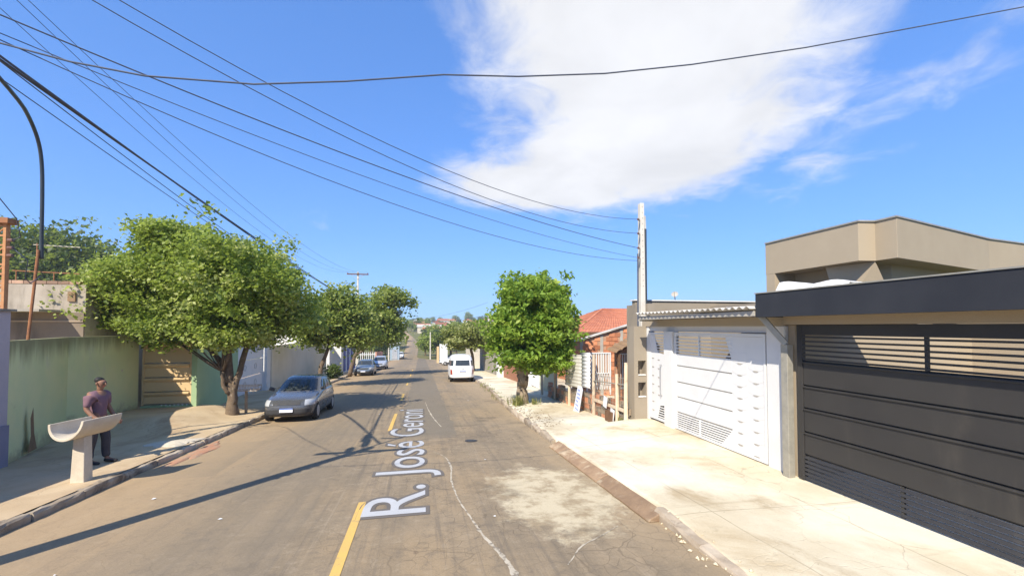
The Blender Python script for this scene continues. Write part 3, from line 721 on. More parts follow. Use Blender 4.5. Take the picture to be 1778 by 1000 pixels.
def house_dark():
    root = thing('garage_house', (9.0, 7.0, ZB), 'beige house with charcoal garage canopy and angular upper parapet', 'house')
    # canopy: fascia with thin metal cap, soffit beam, roof slab
    f_ = MB().box(5.80, 5.86, -3.0, 6.60, 2.575, 2.985).box(5.86, 10.5, 6.54, 6.60, 2.575, 2.985).build('fascia', M['fascia'], root, bevel=0.004)
    MB().box(5.785, 5.90, -3.0, 6.615, 2.987, 3.005).build('metal_cap', M['galv'], f_)
    MB().box(5.862, 7.35, -3.0, 6.538, 2.60, 2.72).build('canopy_roof', M['beige'], root)  # unseen depth cut short so sun reaches the walls behind the gate
    MB().box(6.30, 6.56, -3.0, 6.52, 2.445, 2.595).build('lintel_beam', M['beige'], root)
    MB().box(10.5, 10.7, -3.0, 8.3, ZB, 2.598).build('back_wall', M['beige'], root)
    MB().box(6.42, 10.5, 6.40, 6.54, ZB - .2, 2.44).build('side_wall', M['beige'], root)
    # upper volume with its notched corner
    up = [(10.0, 10.95), (10.0, 8.16), (10.4, 8.10), (10.4, 7.62), (15.6, 9.05), (19, 9.6), (19, 10.95)]
    par = MB().prism(up, 3.95, 4.86).build('parapet', M['beige'], root, bevel=0.006)
    cap = [(a * 1.0 + (-.03 if a < 11 else 0), b_ - (.03 if b_ < 10 else 0)) for a, b_ in up]
    MB().prism(cap, 4.862, 4.90).build('coping', M['galv'], par)
    low = [(10.75, 10.7), (10.75, 8.9), (11.4, 8.5), (16, 9.7), (18.6, 10.2), (18.6, 10.7)]
    MB().prism(low, 2.7, 3.95).build('upper_wall', M['beige'], root)
    MB().add([(10.42, 8.12, 3.94), (10.95, 9.4, 2.7), (10.30, 8.9, 2.7), (11.0, 8.05, 2.7), (11.3, 8.8, 3.94), (10.2, 9.2, 3.94)], [(0, 2, 3), (0, 5, 2), (0, 3, 4), (0, 4, 5), (2, 5, 1), (3, 1, 4), (1, 5, 4), (2, 1, 3)]).build('corner_pier', M['beige'], root)
    MB().box(10.0, 10.35, 10.62, 10.93, ZB, 3.948).build('end_pillar', M['beige'], root)
    MB().box(10.352, 10.748, 10.66, 10.9, 2.695, 3.947).build('infill_wall', M['beige'], root)
    MB().box(10.36, 18, 10.72, 11.0, ZB, 2.69).build('rear_wall', M['beige'], root)
    return root
house_dark()
# white sheeting on the garage roof
b = MB()
b.grid(lambda t, u: (7.6 + 1.5 * u, 8.12 - 1.6 * t, 3.37 - .11 * t + .035 * math.sin(9 * t + 4 * u) - .55 * sm((abs(u - .5) - .42) / .08) * .5), list(np.linspace(0, 1, 14)), list(np.linspace(0, 1, 10)))
b.box(7.63, 9.07, 6.66, 8.09, 2.80, 3.0)
o = b.build('roof_sheeting', M['white_wall'], fix=False)
md = o.modifiers.new('thick', 'SOLIDIFY'); md.thickness = 0.03
prop(o, 'white sheeting lying on the carport roof behind the charcoal fascia', 'sheeting')

# downpipe between the two gates
b = MB()
b.bar((6.02, 6.72, 2.60), (6.27, 6.44, 2.10), .12, .10)
b.box(6.21, 6.335, 6.36, 6.50, ZB - .05, 2.10)
o = b.build('downpipe', M['galv'], bevel=0.008)
prop(o, 'galvanised square downpipe with slanted top between white and charcoal gates', 'pipe')
for z in (0.5, 1.5): pass

# ------------------------------------------------------------------ white-gated house
def gate_white():
    X = 6.40
    root = thing('driveway_gate', (X, 8.5, ZB), 'white sectional driveway gate with scalloped metal side panels', 'gate')
    y0, y1 = 7.02, 10.02; ym = 7.95         # slatted part from ym to y1, decorated panel from y0 to ym
    wm_ = M['white_metal']
    fr = MB(); fr.box(X - .03, X + .03, y1 - .06, y1, -.17, 2.27); fr.box(X - .03, X + .03, y0, y0 + .05, -.17, 2.27)
    fr.box(X - .028, X + .028, y0 + .05, y1 - .06, 2.21, 2.27); fr.box(X - .028, X + .028, y0 + .05, y1 - .06, -.17, -.12)
    fr.build('frame', wm_, root)
    zs = [1.73, 1.41, 1.00, 0.62, 0.24]
    for k in range(4):
        MB().box(X - .012, X + .012, ym + .004, y1 - .062, zs[k + 1] + .03, zs[k]).build('panel', wm_, root, bevel=0.003)
        MB().box(X + .004, X + .010, ym + .004, y1 - .062, zs[k + 1] + .001, zs[k + 1] + .029).build('panel_joint', M['concrete'], root)
    L = y1 - .062 - ym
    me = mesh_only(MB().box(-.014, .014, -L / 2, L / 2, -.014, .014), 'slat', wm_)
    for z in np.linspace(1.78, 2.19, 6): piece('slat', me, (X, ym + L / 2, z), root)
    for z in np.linspace(-.09, .22, 7): piece('slat', me, (X, ym + L / 2, z), root)
    for z0_, z1_ in ((1.735, 2.208), (-.118, .24)):
        MB().box(X - .018, X + .016, 9.02, 9.06, z0_, z1_).build('mullion', wm_, root)
    # decorated panel: two columns of scalloped plates that overlap like leaves
    b = MB().prism([(y0 + .052, -.118), (ym + .34, -.118), (ym, .26), (ym, 1.55), (ym + .02, 1.75), (ym + .20, 2.205), (y0 + .052, 2.205)], X - .010, X + .010, 'x')
    b.build('side_panel', wm_, root)
    ph = 0.235
    pts = []
    for k in range(13):
        a = math.pi * k / 12
        pts.append((-math.cos(a) * .21, -math.sin(a) * .085))
    plate = MB().prism([(-.21, ph - .10), *pts, (.21, ph - .10)][::-1], -.0018, .0018, 'x')
    mep = mesh_only(plate, 'scalloped_plate', wm_)
    for cidx, yc in enumerate((y0 + .27, y0 + .70)):
        for r_ in range(9):
            z = -.02 + r_ * ph + cidx * ph / 2
            if z + ph < 2.2: piece('scalloped_plate', mep, (X - .0115, yc, z), root, rot=(0, 0, 0))
    slot = MB().prism([(-.075, 0), (-.03, -.022), (.03, -.022), (.075, 0), (.03, .008), (-.03, .008)], -.004, .004, 'x')
    mes = mesh_only(slot, 'slot', M['concrete'])
    for cidx, yc in enumerate((y0 + .27, y0 + .70)):
        for r_ in range(8):
            z = -.02 + r_ * ph + cidx * ph / 2 - .085
            piece('slot', mes, (X - .015, yc, z), root)
    return root
gate_white()

def door_white():
    X = 6.40
    root = thing('gate_door', (X, 10.85, ZB), 'narrow white metal gate door beside the beige meter pillar', 'door')
    y0, y1 = 10.47, 11.28; wm_ = M['white_metal']
    MB().box(X - .02, X + .02, y0, y0 + .05, -.14, 2.25).box(X - .02, X + .02, y1 - .05, y1, -.14, 2.25).box(X - .019, X + .019, y0 + .05, y1 - .05, 2.20, 2.25).box(X - .019, X + .019, y0 + .05, y1 - .05, -.14, -.08).build('frame', wm_, root)
    b = MB().prism([(y0 + .052, .30), (y0 + .30, .26), (y0 + .42, -.078), (y1 - .052, -.078), (y1 - .052, 2.19), (y0 + .55, 2.19), (y0 + .40, 1.72), (y0 + .052, 1.66)], X - .008, X + .008, 'x')
    b.build('leaf_panel', wm_, root)
    me = mesh_only(MB().box(-.012, .012, -.30, .30, -.012, .012), 'slat', wm_)
    for z in np.linspace(1.75, 2.14, 6): piece('slat', me, (X + .012, y0 + .33, z), root)
    for z in np.linspace(-.04, .22, 5): piece('slat', me, (X + .012, y0 + .33, z), root)
    slot = MB().prism([(-.06, 0), (-.02, -.02), (.02, -.02), (.06, 0), (.02, .008), (-.02, .008)], -.004, .004, 'x')
    mes = mesh_only(slot, 'slot', M['concrete'])
    for k in range(7): piece('slot', mes, (X - .013, y1 - .18, .10 + k * .24), root)
    for k in range(5): piece('slot', mes, (X - .013, y1 - .48, .55 + k * .24), root)
    MB().tube([(X - .06, y0 + .18, .55), (X - .07, y0 + .18, .8), (X - .07, y0 + .18, 1.2), (X - .06, y0 + .18, 1.4)], .012, 6).bar((X - .06, y0 + .18, .57), (X + .0, y0 + .18, .57), .015, .015).bar((X - .06, y0 + .18, 1.38), (X, y0 + .18, 1.38), .015, .015).build('handle', M['rim'], root)
door_white()

def house_white():
    root = thing('carport_house', (8, 9, ZB), 'white fronted house with corrugated carport roof and beige rear wall', 'house')
    X = 6.40; ww = M['white_wall']
    MB().box(X - .04, X + .16, 6.56, 6.98, ZB - .25, 2.42).build('gate_pillar', ww, root, bevel=.006)
    MB().box(X - .08, X + .12, 10.05, 10.44, ZB - .25, 2.29).build('gate_pillar', ww, root, bevel=.006)
    MB().box(X - .02, X + .16, 11.30, 11.62, ZB - .35, 2.42).build('gate_pillar', ww, root, bevel=.006)
    MB().box(X + .03, X + .16, 6.98, 11.30, 2.29, 2.42).build('lintel', ww, root)
    MB().box(X - .05, X + .17, 6.56, 11.62, 2.422, 2.60).build('lintel_band', M['beige'], root)
    MB().box(5.80, 5.88, 6.64, 10.75, 2.60, 2.69).build('eaves_beam', M['concrete'], root)
    # corrugated sheets, each its own piece
    n = 5; wd = (10.78 - 6.62) / n
    for i in range(n):
        b = MB(); ya = 6.62 + i * wd
        b.grid(lambda t, u: (5.72 + 3.86 * u, ya + (wd + .04) * t, 2.745 + .10 * u + .024 * math.cos(2 * math.pi * (ya + (wd + .04) * t) / .177) + .003 * i), list(np.linspace(0, 1, 41)), [0, .33, .66, 1])
        o_ = b.build('corrugated_sheet', M['cement_sheet'], root, fix=False, smooth=True)
        md = o_.modifiers.new('thick', 'SOLIDIFY'); md.thickness = 0.012
    MB().box(5.80, 9.6, 10.76, 10.84, 2.56, 2.70).build('side_beam', M['concrete'], root)
    MB().box(9.5, 9.7, 6.62, 12.8, ZB, 3.1).build('back_wall', M['beige2'], root)
    MB().box(6.75, 12.5, 12.8, 13.0, ZB - .6, 3.25).build('rear_wall', M['beige2'], root)
    MB().box(6.70, 12.5, 12.75, 13.05, 3.252, 3.29).build('coping', M['white_wall'], root)
    MB().box(6.56, 6.75, 11.64, 13.0, ZB - .6, 3.10).build('side_wall', M['beige2'], root)
    MB().box(6.10, 6.17, 10.85, 10.93, 2.60, 2.73).box(6.62, 6.70, 11.04, 11.12, 2.42, 2.56).build('bracket', M['concrete'], root)
    return root
house_white()
def meter_pillar():
    root = thing('meter_pillar', (6.15, 11.6, -.5), 'beige pillar with two square meter niches beside the white gate', 'pillar')
    x0, x1, y0, y1 = 5.98, 6.375, 11.42, 11.72
    b = MB()
    # front face (towards the camera) cut by two niches
    nz = [(.40, .82), (1.02, 1.44)]
    zc = [-.62, nz[0][0], nz[0][1], nz[1][0], nz[1][1], 2.43]
    xa, xb = x0 + .12, x1 - .03
    for a, b_ in ((0, 1), (2, 3), (4, 5)): b.box(x0, x1, y0, y1, zc[a], zc[b_])
    for a, b_ in nz: b.box(x0, xa, y0, y1, a + .001, b_ - .001).box(xb, x1, y0, y1, a + .001, b_ - .001)
    b.build('shaft', M['beige2'], root)
    for a, b_ in nz:
        nb = MB().box(xa + .001, xb - .001, y1 - .06, y1 - .01, a + .001, b_ - .001).build('niche_back', M['beige2'], root)
        MB().box(xa + .001, xb - .001, y0 - .02, y0 + .1, a + .001, a + .025).build('niche_sill', M['white_wall'], root)
meter_pillar()
prop(MB().box(5.75, 6.34, 10.42, 11.36, -.60, -.26).build('door_step', M['walk_r'], bevel=.02), 'low concrete step in front of the narrow white gate door', 'step')

# satellite dish on the rear wall
ds = thing('satellite_dish', (8.25, 12.9, 3.29), 'small satellite dish on the beige rear wall', 'dish')
b = MB(); c0 = Vector((8.22, 12.86, 3.46)); ax = Vector((-.5, -.6, .55)).normalized(); u_ = ax.cross(Vector((0, 0, 1))).normalized(); v_ = u_.cross(ax)
b.grid(lambda r_, a: c0 + (u_ * math.cos(a) + v_ * math.sin(a)) * r_ * .11 + ax * (.05 * r_ * r_), [0.02, .35, .7, 1], list(np.linspace(0, 2 * math.pi, 19)))
b.build('reflector', M['concrete'], ds, fix=False, smooth=True)
MB().tube([(8.25, 12.9, 3.28), (8.25, 12.9, 3.42), tuple(c0)], .014).build('mount', M['galv'], ds)
MB().tube([tuple(c0 - v_ * .17), tuple(c0 + ax * .2)], .008).build('feed_arm', M['galv'], ds)

# ------------------------------------------------------------------ service pole and wires
def square_pole(root, x, y, z0, z1, wa, wb, holes=True, mat=None):
    mat = mat or M['pole']
    b = MB()
    v = []
    for z, w_ in ((z0, wa), (z1, wb)): v += [(x - w_ * .36, y - w_ / 2, z), (x + w_ * .36, y - w_ / 2, z), (x + w_ * .36, y + w_ / 2, z), (x - w_ * .36, y + w_ / 2, z)]
    b.add(v, [(3, 2, 1, 0), (4, 5, 6, 7), (0, 1, 5, 4), (1, 2, 6, 5), (2, 3, 7, 6), (3, 0, 4, 7)])
    s_ = b.build('shaft', mat, root, bevel=.012)
    if holes:
        h = MB()
        for z in np.arange(z1 - .12, z1 - 2.6, -.17):
            t = (z - z0) / (z1 - z0); w_ = wa + (wb - wa) * t
            h.box(x - .009, x + .009, y - w_ / 2 - .002, y - w_ / 2 + .01, z - .010, z + .010)
        h.build('bolt_holes', M['dark_hole'], s_)
    return s_
sp = thing('service_pole', (6.47, 11.85, -.5), 'pale concrete service pole rising behind the meter pillar', 'pole')
square_pole(sp, 6.47, 11.85, -.5, 6.12, .24, .17)
MB().tube([(6.60, 11.85, 2.3), (6.60, 11.85, 5.35)], .045, 8).build('conduit', M['black_pipe'], sp)
MB().tube([(6.59, 11.85, 5.36), (6.575, 11.85, 5.75)], .045, 8).build('conduit_head', M['cement_sheet'], sp)
MB().tube([(6.335, 11.85, 2.3), (6.345, 11.84, 4.6)], .018, 6).build('earth_wire', M['cable'], sp)
for z in (5.59, 5.17, 4.74, 4.45):
    MB().tube([(6.40, 11.80, z), (6.27, 11.66, z), (6.235, 11.62, z)], [.015, .035, .022], 8).build('insulator', M['porcelain'], sp)

def catenary(a, b_, sag, n=26):
    a = Vector(a); b_ = Vector(b_)
    return [a.lerp(b_, t) - Vector((0, 0, 4 * sag * t * (1 - t))) for t in np.linspace(0, 1, n)]
def cable(pts, r, label, group):
    o = MB().tube(pts, r * .78, 5).build('overhead_cable', M['cable'], fix=False, smooth=True)
    return prop(o, label, 'cable', group)
gs = 'service cables crossing to the service pole'
cable(catenary((-5.9, 4.55, 7.23), (6.27, 11.66, 5.59), .97), 0.0088, 'highest twisted cable crossing from the upper left to the service pole', gs)
cable(catenary((-5.9, 4.55, 7.05), (6.27, 11.66, 5.17), .91), 0.0088, 'second highest twisted cable crossing to the service pole', gs)
cable(catenary((-5.9, 4.55, 5.99), (6.25, 11.66, 4.74), .34), 0.0112, 'thick middle cable running from the left edge to the service pole', gs)
cable(catenary((-5.9, 4.55, 5.83), (6.25, 11.66, 4.45), .38), 0.0072, 'thin cable just under the thick middle cable to the service pole', gs)
cable(catenary((-5.9, 4.55, 5.92), (6.25, 11.66, 4.36), .69), 0.0080, 'lowest sagging cable running to the service pole', gs)
hp = [(-5.9, 4.55, 5.2), (-4.6, 4.57, 5.03), (-3.66, 4.6, 4.91), (-3.14, 4.6, 4.81), (-2.55, 4.6, 4.75), (-1.62, 4.6, 4.78), (-0.77, 4.6, 4.91), (0.22, 4.6, 5.1), (1.04, 4.6, 5.18), (2.07, 4.6, 5.34), (3.2, 4.6, 5.59), (4.88, 4.6, 6.03), (6.86, 4.6, 6.61), (8.79, 4.6, 7.18), (10.2, 4.6, 7.7)]
cable(hp, .011, 'single cable stretched straight across the top of the picture under the cloud', 'cables across the street')
hm = thing('roof_mast', (10.25, 4.6, 2.72), 'steel cable mast standing on the garage roof', 'mast')
MB().tube([(10.25, 4.6, 2.72), (10.25, 4.6, 7.85)], .035, 8).build('shaft', M['galv'], hm)
MB().tube([(10.25, 4.6, 7.7), (10.17, 4.6, 7.7)], .025, 8).build('insulator', M['porcelain'], hm)
gl = 'street cables along the left side'
cable(catenary((-5.7, 4.55, 6.35), (-5.85, 44, 4.7), .41), .023, 'upper thick street cable running down the left side behind the big tree', gl)
cable(catenary((-5.75, 4.55, 6.29), (-5.85, 44, 4.5), .2), .027, 'thickest bundled street cable below the upper one on the left', gl)
cable(catenary((-5.8, 4.55, 6.5), (-5.85, 44, 4.3), .85), .011, 'thin slack street cable below the bundled cable on the left', gl)
cable(catenary((-5.8, 4.55, 6.2), (-5.85, 44, 4.1), .62), .010, 'lowest thin street cable on the left sagging into the big tree', gl)
for lab, x, y0_, y1_, z_ in (('unseen fat black box added on the upper street cable for its shadow', -5.70, 5.3, 6.1, 6.17), ('unseen slim black box added on the bundled street cable for its shadow', -5.75, 5.9, 6.9, 6.12), ('unseen hanging black box added below the bundled street cable for its shadow', -5.82, 5.0, 5.5, 5.95)):
    o = MB().tube([(x, y0_, z_), (x, y0_ + .1, z_), (x, y1_ - .1, z_ - .02), (x, y1_, z_ - .02)], [.04, .085, .085, .04], 10).build('shadow_box', M['cable'])  # out-of-view box added to thicken the cable shadow on the road
    prop(o, lab, 'cable box', 'unseen boxes added for the street cable shadow')
gh = 'high wires along the left side'
cable(catenary((-6.0, 4.55, 7.86), (-5.15, 44, 7.75), 1.43), .007, 'fine high wire to the right end of the far crossarm', gh)
cable(catenary((-6.2, 4.55, 8.01), (-6.0, 44, 7.85), 1.62), .007, 'fine high wire to the middle of the far crossarm', gh)
cable(catenary((-6.6, 4.55, 8.07), (-6.95, 44, 7.75), 1.55), .007, 'fine high wire to the left end of the far crossarm', gh)

def street_pole(x, y, z0, h, label, arm=True, lamp=False):
    root = thing('utility_pole', (x, y, z0), label, 'pole', 'utility poles along the left pavement')
    square_pole(root, x, y, z0 - .3, z0 + h, .34, .20, holes=False)
    if arm:
        za = z0 + h - .25
        MB().bar((x - 1.0, y - .15, za), (x + 1.0, y - .15, za), .09, .11).build('crossarm', M['dark_wood' if not lamp else 'concrete'], root)
        for dx_ in (-.92, 0, .92):
            MB().tube([(x + dx_, y - .15, za + .05), (x + dx_, y - .15, za + .12), (x + dx_, y - .15, za + .17)], [.03, .045, .02], 8).build('insulator', M['porcelain'], root)
        for s_ in (-1, 1):
            MB().bar((x, y - .13, za - .5), (x + s_ * .6, y - .15, za - .04), .03, .03).build('brace', M['galv'], root)
    zr = z0 + h * .66
    for k in range(5):
        MB().tube([(x + .10, y - .02, zr + k * .2), (x + .19, y - .02, zr + k * .2)], .035, 8).build('insulator', M['porcelain'], root)
    MB().bar((x + .13, y, zr - .1), (x + .13, y, zr + .95), .03, .03).build('rack', M['galv'], root)
    return root
pa = street_pole(-5.95, 4.55, g(4.55) + .13, 6.95, 'concrete utility pole on the left pavement beside the viewpoint')
MB().tube([(-6.05, 4.55, 6.7), (-6.05, 4.55, 8.15)], .03, 8).bar((-6.6, 4.55, 8.0), (-5.98, 4.55, 7.9), .05, .06).build('top_bracket', M['galv'], pa)
street_pole(-6.02, 44, g(44) + .13, 9.75, 'concrete utility pole with timber crossarm above the trees on the left')
street_pole(-5.9, 84, g(84) + .1, 8.5, 'distant concrete utility pole at the far left corner', arm=False)
dp = thing('utility_pole', (2.0, 96, g(96)), 'thin pale utility pole against the bushes beyond the van', 'pole')
square_pole(dp, 2.0, 96, g(96) - .2, g(96) + 5.9, .35, .28, holes=False)
gx = 'cables across the far street'
for k, (za, zb, sg, t_) in enumerate(((6.3, 7.0, 1.0, 'topmost'), (5.3, 5.2, .6, 'middle'), (4.2, 4.4, .9, 'lowest'))):
    cable(catenary((-5.9, 84, za - 2.2), (9.5, 62, zb - 1.0), sg), .02, t_ + ' far cable crossing above the side street', gx)
fp = thing('utility_pole', (9.6, 62, g(62)), 'distant pole behind the flat topped tree on the right', 'pole')
square_pole(fp, 9.6, 62, g(62) - .2, 4.2, .26, .18, holes=False)

# ------------------------------------------------------------------ left side walls and houses
def wall_run(name, pts, z1, th, mat, label, cat='wall', depth=0.5, parent=None, group=None, plinth=None):
    """wall along a plan polyline, straight top, foot following the ground"""
    b = MB(); n = len(pts)
    P = [Vector((x, y, 0)) for x, y in pts]
    sub = []
    for i in range(n - 1):
        m = max(1, int((P[i + 1] - P[i]).length / 1.0))
        for k in range(m): sub.append(P[i].lerp(P[i + 1], k / m))
    sub.append(P[-1])
    vv = []
    for i, p in enumerate(sub):
        d = (sub[min(i + 1, len(sub) - 1)] - sub[max(i - 1, 0)]).normalized(); nr = Vector((d.y, -d.x, 0)) * th / 2
        zt = z1(p.y) if callable(z1) else z1
        for s_ in (-1, 1):
            q = p + nr * s_
            vv += [(q.x, q.y, g(p.y) - depth), (q.x, q.y, zt)]
    fs = []
    for i in range(len(sub) - 1):
        a = 4 * i; c = a + 4
        fs += [(a, a + 1, c + 1, c), (a + 2, c + 2, c + 3, a + 3), (a + 1, a + 3, c + 3, c + 1)]
    fs += [(0, 2, 3, 1), (len(vv) - 4, len(vv) - 3, len(vv) - 1, len(vv) - 2)]
    o = MB().add(vv, fs).build(name, mat, parent)
    if parent is None: prop(o, label, cat, group, 'thing')
    return o

o = wall_run('boundary_wall', [(-8.24, -8), (-8.24, 10.66)], 2.72, .2, M['lavender'], 'lavender grey plastered wall at the left edge with slate blue foot')
wall_run('plinth', [(-8.11, -8), (-8.11, 10.64)], lambda y: g(y) + .95, .05, M['lavender_dark'], None, parent=o)
MB().box(-8.38, -8.08, 8.4, 10.72, 2.722, 2.765).build('coping', M['grey_wall'], o)

gw = wall_run('boundary_wall', [(-8.28, 10.70), (-8.84, 12.2), (-9.60, 14.2), (-9.68, 17.42)], 2.12, .16, M['green_wall'], 'stained pale green plastered wall behind the concrete trough')
MB().add([(-8.47, 11.63, .0), (-8.53, 11.8, .02), (-8.60, 11.98, -.36), (-8.42, 11.5, -.34), (-8.49, 11.7, .62), (-8.45, 11.58, .4)], [(0, 1, 2, 3), (0, 5, 4, 1)]).build('plaster_scar', M['bare_plaster'], gw, fix=False)
gw.children[0].location = (.045, -.02, 0)

def gate_cream():
    y = 17.5
    root = thing('yard_gate', (-8.75, y, -.3), 'cream metal yard gate with stepped panels between green walls', 'gate')
    x0, x1 = -9.52, -7.98
    MB().box(x0, x0 + .06, y - .03, y + .03, -.32, 1.86).box(x1 - .06, x1, y - .03, y + .03, -.32, 1.86).build('frame', M['gate_beige'], root)
    zs = [-.31, .12, .62, 1.12, 1.86]
    for k in range(4):
        MB().box(x0 + .062, x1 - .062, y - .008, y + .008, zs[k] + .03, zs[k + 1] - .002).build('panel', M['gate_beige'], root)
        r_ = MB().prism([(y - .10, zs[k + 1] - .02), (y - .10, zs[k + 1] - .07), (y - .009, zs[k + 1] - .16), (y - .009, zs[k + 1])], x0 + .07, x1 - .07, 'x').build('rail', M['gate_beige'], root)
    tm = mesh_only(MB().prism([(.06 * math.cos(a), .045 * math.sin(a)) for a in np.linspace(0, math.pi, 7)], -.12, .12, 'y'), 'coping_tile', M['tile'])
    for k in range(11): piece('coping_tile', tm, (x0 + .08 + k * .138, y, 1.862), root)
    sp_ = mesh_only(MB().prism([(-.03, 0), (.03, 0), (0, -.07)], -.006, .006, 'y'), 'spike', M['white_metal'])
    for k in range(7): piece('spike', sp_, (x0 + .62 + k * .13, y - .03, -.32), root)
gate_cream()
o = wall_run('boundary_wall', [(-7.9, 17.46), (-8.25, 20.0), (-8.7, 23.15)], 1.86, .16, M['green_wall2'], 'clean green wall between the cream gate and the tree trunk')
wall_run('threshold', [(-9.52, 17.56), (-7.98, 17.56)], -.36, .3, M['green_wall2'], None, parent=o)

def gate_flowers():
    X = -8.7
    root = thing('yard_gate', (X, 25, g(25)), 'white metal gate with small flower ornaments behind the tree trunk', 'gate')
    y0, y1 = 23.25, 26.75; z0, z1 = -1.0, 1.55
    MB().box(X - .03, X + .03, y0, y0 + .08, z0, z1).box(X - .03, X + .03, y1 - .08, y1, z0, z1).build('frame', M['white_metal'], root)
    for k in range(3):
        za = z0 + .04 + k * .84
        MB().box(X - .012, X + .012, y0 + .082, y1 - .082, za, za + .81).build('panel', M['white_metal'], root)
        for yy in (24.2, 25.6):
            b = MB()
            for j in range(5):
                a = 2 * math.pi * j / 5
                b.tube([(X + .02, yy + .05 * math.cos(a) + .10 * math.cos(a + t), za + .45 + .05 * math.sin(a) + .10 * math.sin(a + t)) for t in np.linspace(-.9, .9, 6)], .009, 4)
            b.build('flower_ornament', M['galv'], root)
    return root
gate_flowers()
wall_run('boundary_wall', [(-8.7, 26.85), (-8.7, 27.45)], 1.75, .35, M['white_wall'], 'short white wall end beside the white flower gate')
wall_run('boundary_wall', [(-8.6, 27.6), (-8.6, 42.5)], 1.3, .2, M['cream_wall'], 'cream boundary wall in tree shade behind the parked cars')

def house_box(name, x0, x1, y0, y1, z0, z1, mat, label, group=None):
    root = thing(name, ((x0 + x1) / 2, (y0 + y1) / 2, z0), label, 'house', group)
    MB().box(x0, x1, y0, y1, z0, z1).build('wall', mat, root)
    return root
hl = house_box('plastered_house', -17, -10.3, 16.0, 23.5, g(18) - .5, 3.72, M['stained_wall'], 'stained old plastered house rising behind the green wall')
MB().box(-17, -10.9, 15.15, 15.996, 2.86, 2.93).build('eaves_slab', M['grey_wall'], hl)
MB().box(-17, -10.31, 15.955, 15.998, g(16) - .5, 2.855).build('lower_shade_band', M['shaded_render'], hl)  # thin dark sheet standing for shade on the lower wall
MB().box(-17, -10.31, 15.92, 15.953, 2.56, 2.61).build('ledge', M['brown_wall'], hl)
bm_ = mesh_only(MB().box(-.14, .14, -.07, .07, -.05, .05), 'brick', M['faded_brick'])
for k in range(22): piece('brick', bm_, (-16.8 + k * .295, 16.07, 3.785), hl)
MB().box(-10.75, -10.55, 15.95, 15.999, 3.2, 3.5).build('vent', M['bare_plaster'], hl)
# roof bits: aerial, rail and white pipe
ta = thing('television_aerial', (-11.9, 16.4, 3.72), 'thin television aerial on the old house roof', 'aerial')
MB().tube([(-11.9, 16.4, 3.7), (-11.9, 16.4, 5.05)], .018).build('mast', M['rust'], ta)
MB().tube([(-12.0, 16.4, 5.0), (-10.75, 16.4, 4.96)], .012).build('boom', M['galv'], ta)
b = MB()
for k in range(7): b.tube([(-11.8 + k * .16, 16.2, 4.99 - k * .005), (-11.8 + k * .16, 16.6, 4.99 - k * .005)], .005, 4)
b.build('elements', M['galv'], ta)
rl = thing('roof_rail', (-11.4, 16.5, 3.72), 'rusty pipe rail along the old house roof', 'rail')
MB().tube([(-12.6, 16.5, 4.18), (-10.4, 16.5, 4.1)], .018).build('bar', M['rust'], rl)
for x in (-12.5, -11.5, -10.5): MB().tube([(x, 16.5, 3.7), (x, 16.5, 4.16)], .016).build('post', M['rust'], rl)

# lattice mast and conduit standing at the corner of the walls
lm = thing('lattice_mast', (-8.55, 10.9, 2.1), 'orange oxide lattice mast at the left edge behind the lavender wall', 'mast')
for dx_, dy_ in ((-.13, 0), (.05, 0), (-.04, .14)):
    MB().bar((-8.5 + dx_, 10.9 + dy_, -.3), (-8.5 + dx_ * .75, 10.9 + dy_, 4.55), .05, .05).build('rail', M['orange_mast'], lm)
for k in range(11):
    z = 2.5 + k * .2
    b = MB().bar((-8.63, 10.9, z), (-8.45, 10.9, z), .03, .035)
    if k % 2: b.bar((-8.63, 10.9, z), (-8.45, 10.9, z + .2), .02, .02)
    b.build('rung', M['orange_mast'], lm)
MB().box(-8.66, -8.36, 10.8, 11.06, 4.55, 4.66).build('head', M['rust'], lm)
for k in range(3): MB().tube([(-8.38, 10.86, 4.2 - k * .16), (-8.28, 10.84, 4.2 - k * .16)], .035, 8).build('insulator', M['porcelain'], lm)
cable([(-8.30, 10.84, 4.2), (-8.05, 10.7, 4.25), (-7.9, 10.4, 4.55), (-7.7, 9.6, 4.95), (-7.0, 7, 5.6), (-5.95, 4.6, 6.0)], .012, 'loose black cable leaving the orange lattice mast', 'cables at the lattice mast')
cable([(-8.30, 10.84, 4.05), (-8.1, 10.95, 3.8), (-8.25, 11.1, 3.45), (-8.3, 11.3, 3.35), (-8.4, 11.7, 3.55)], .012, 'drooping loop of cable between lattice mast and rusty post', 'cables at the lattice mast')
rp = thing('conduit_post', (-8.62, 11.75, -.3), 'rusty post carrying a tall curved black conduit on the left', 'post')
MB().tube([(-8.62, 11.72, -.4), (-8.62, 11.72, 2.1), (-8.5, 11.75, 4.15)], .028, 8).build('post', M['rust'], rp)
cp = [(-8.47, 11.80, 3.95), (-8.46, 11.76, 4.6), (-8.44, 11.72, 5.4), (-8.42, 11.66, 6.1), (-8.38, 11.5, 6.55), (-8.25, 11.1, 6.86), (-8.0, 10.5, 7.0), (-7.2, 8.2, 7.15), (-6.02, 4.62, 7.2)]
for _ in range(2):
    cp = [cp[0]] + [tuple((Vector(cp[i]) * (.75 if s_ == 0 else .25) + Vector(cp[i + 1]) * (.25 if s_ == 0 else .75))) for i in range(len(cp) - 1) for s_ in (0, 1)] + [cp[-1]]
MB().tube(cp, .036, 8).build('conduit', M['black_pipe'], rp, smooth=True)

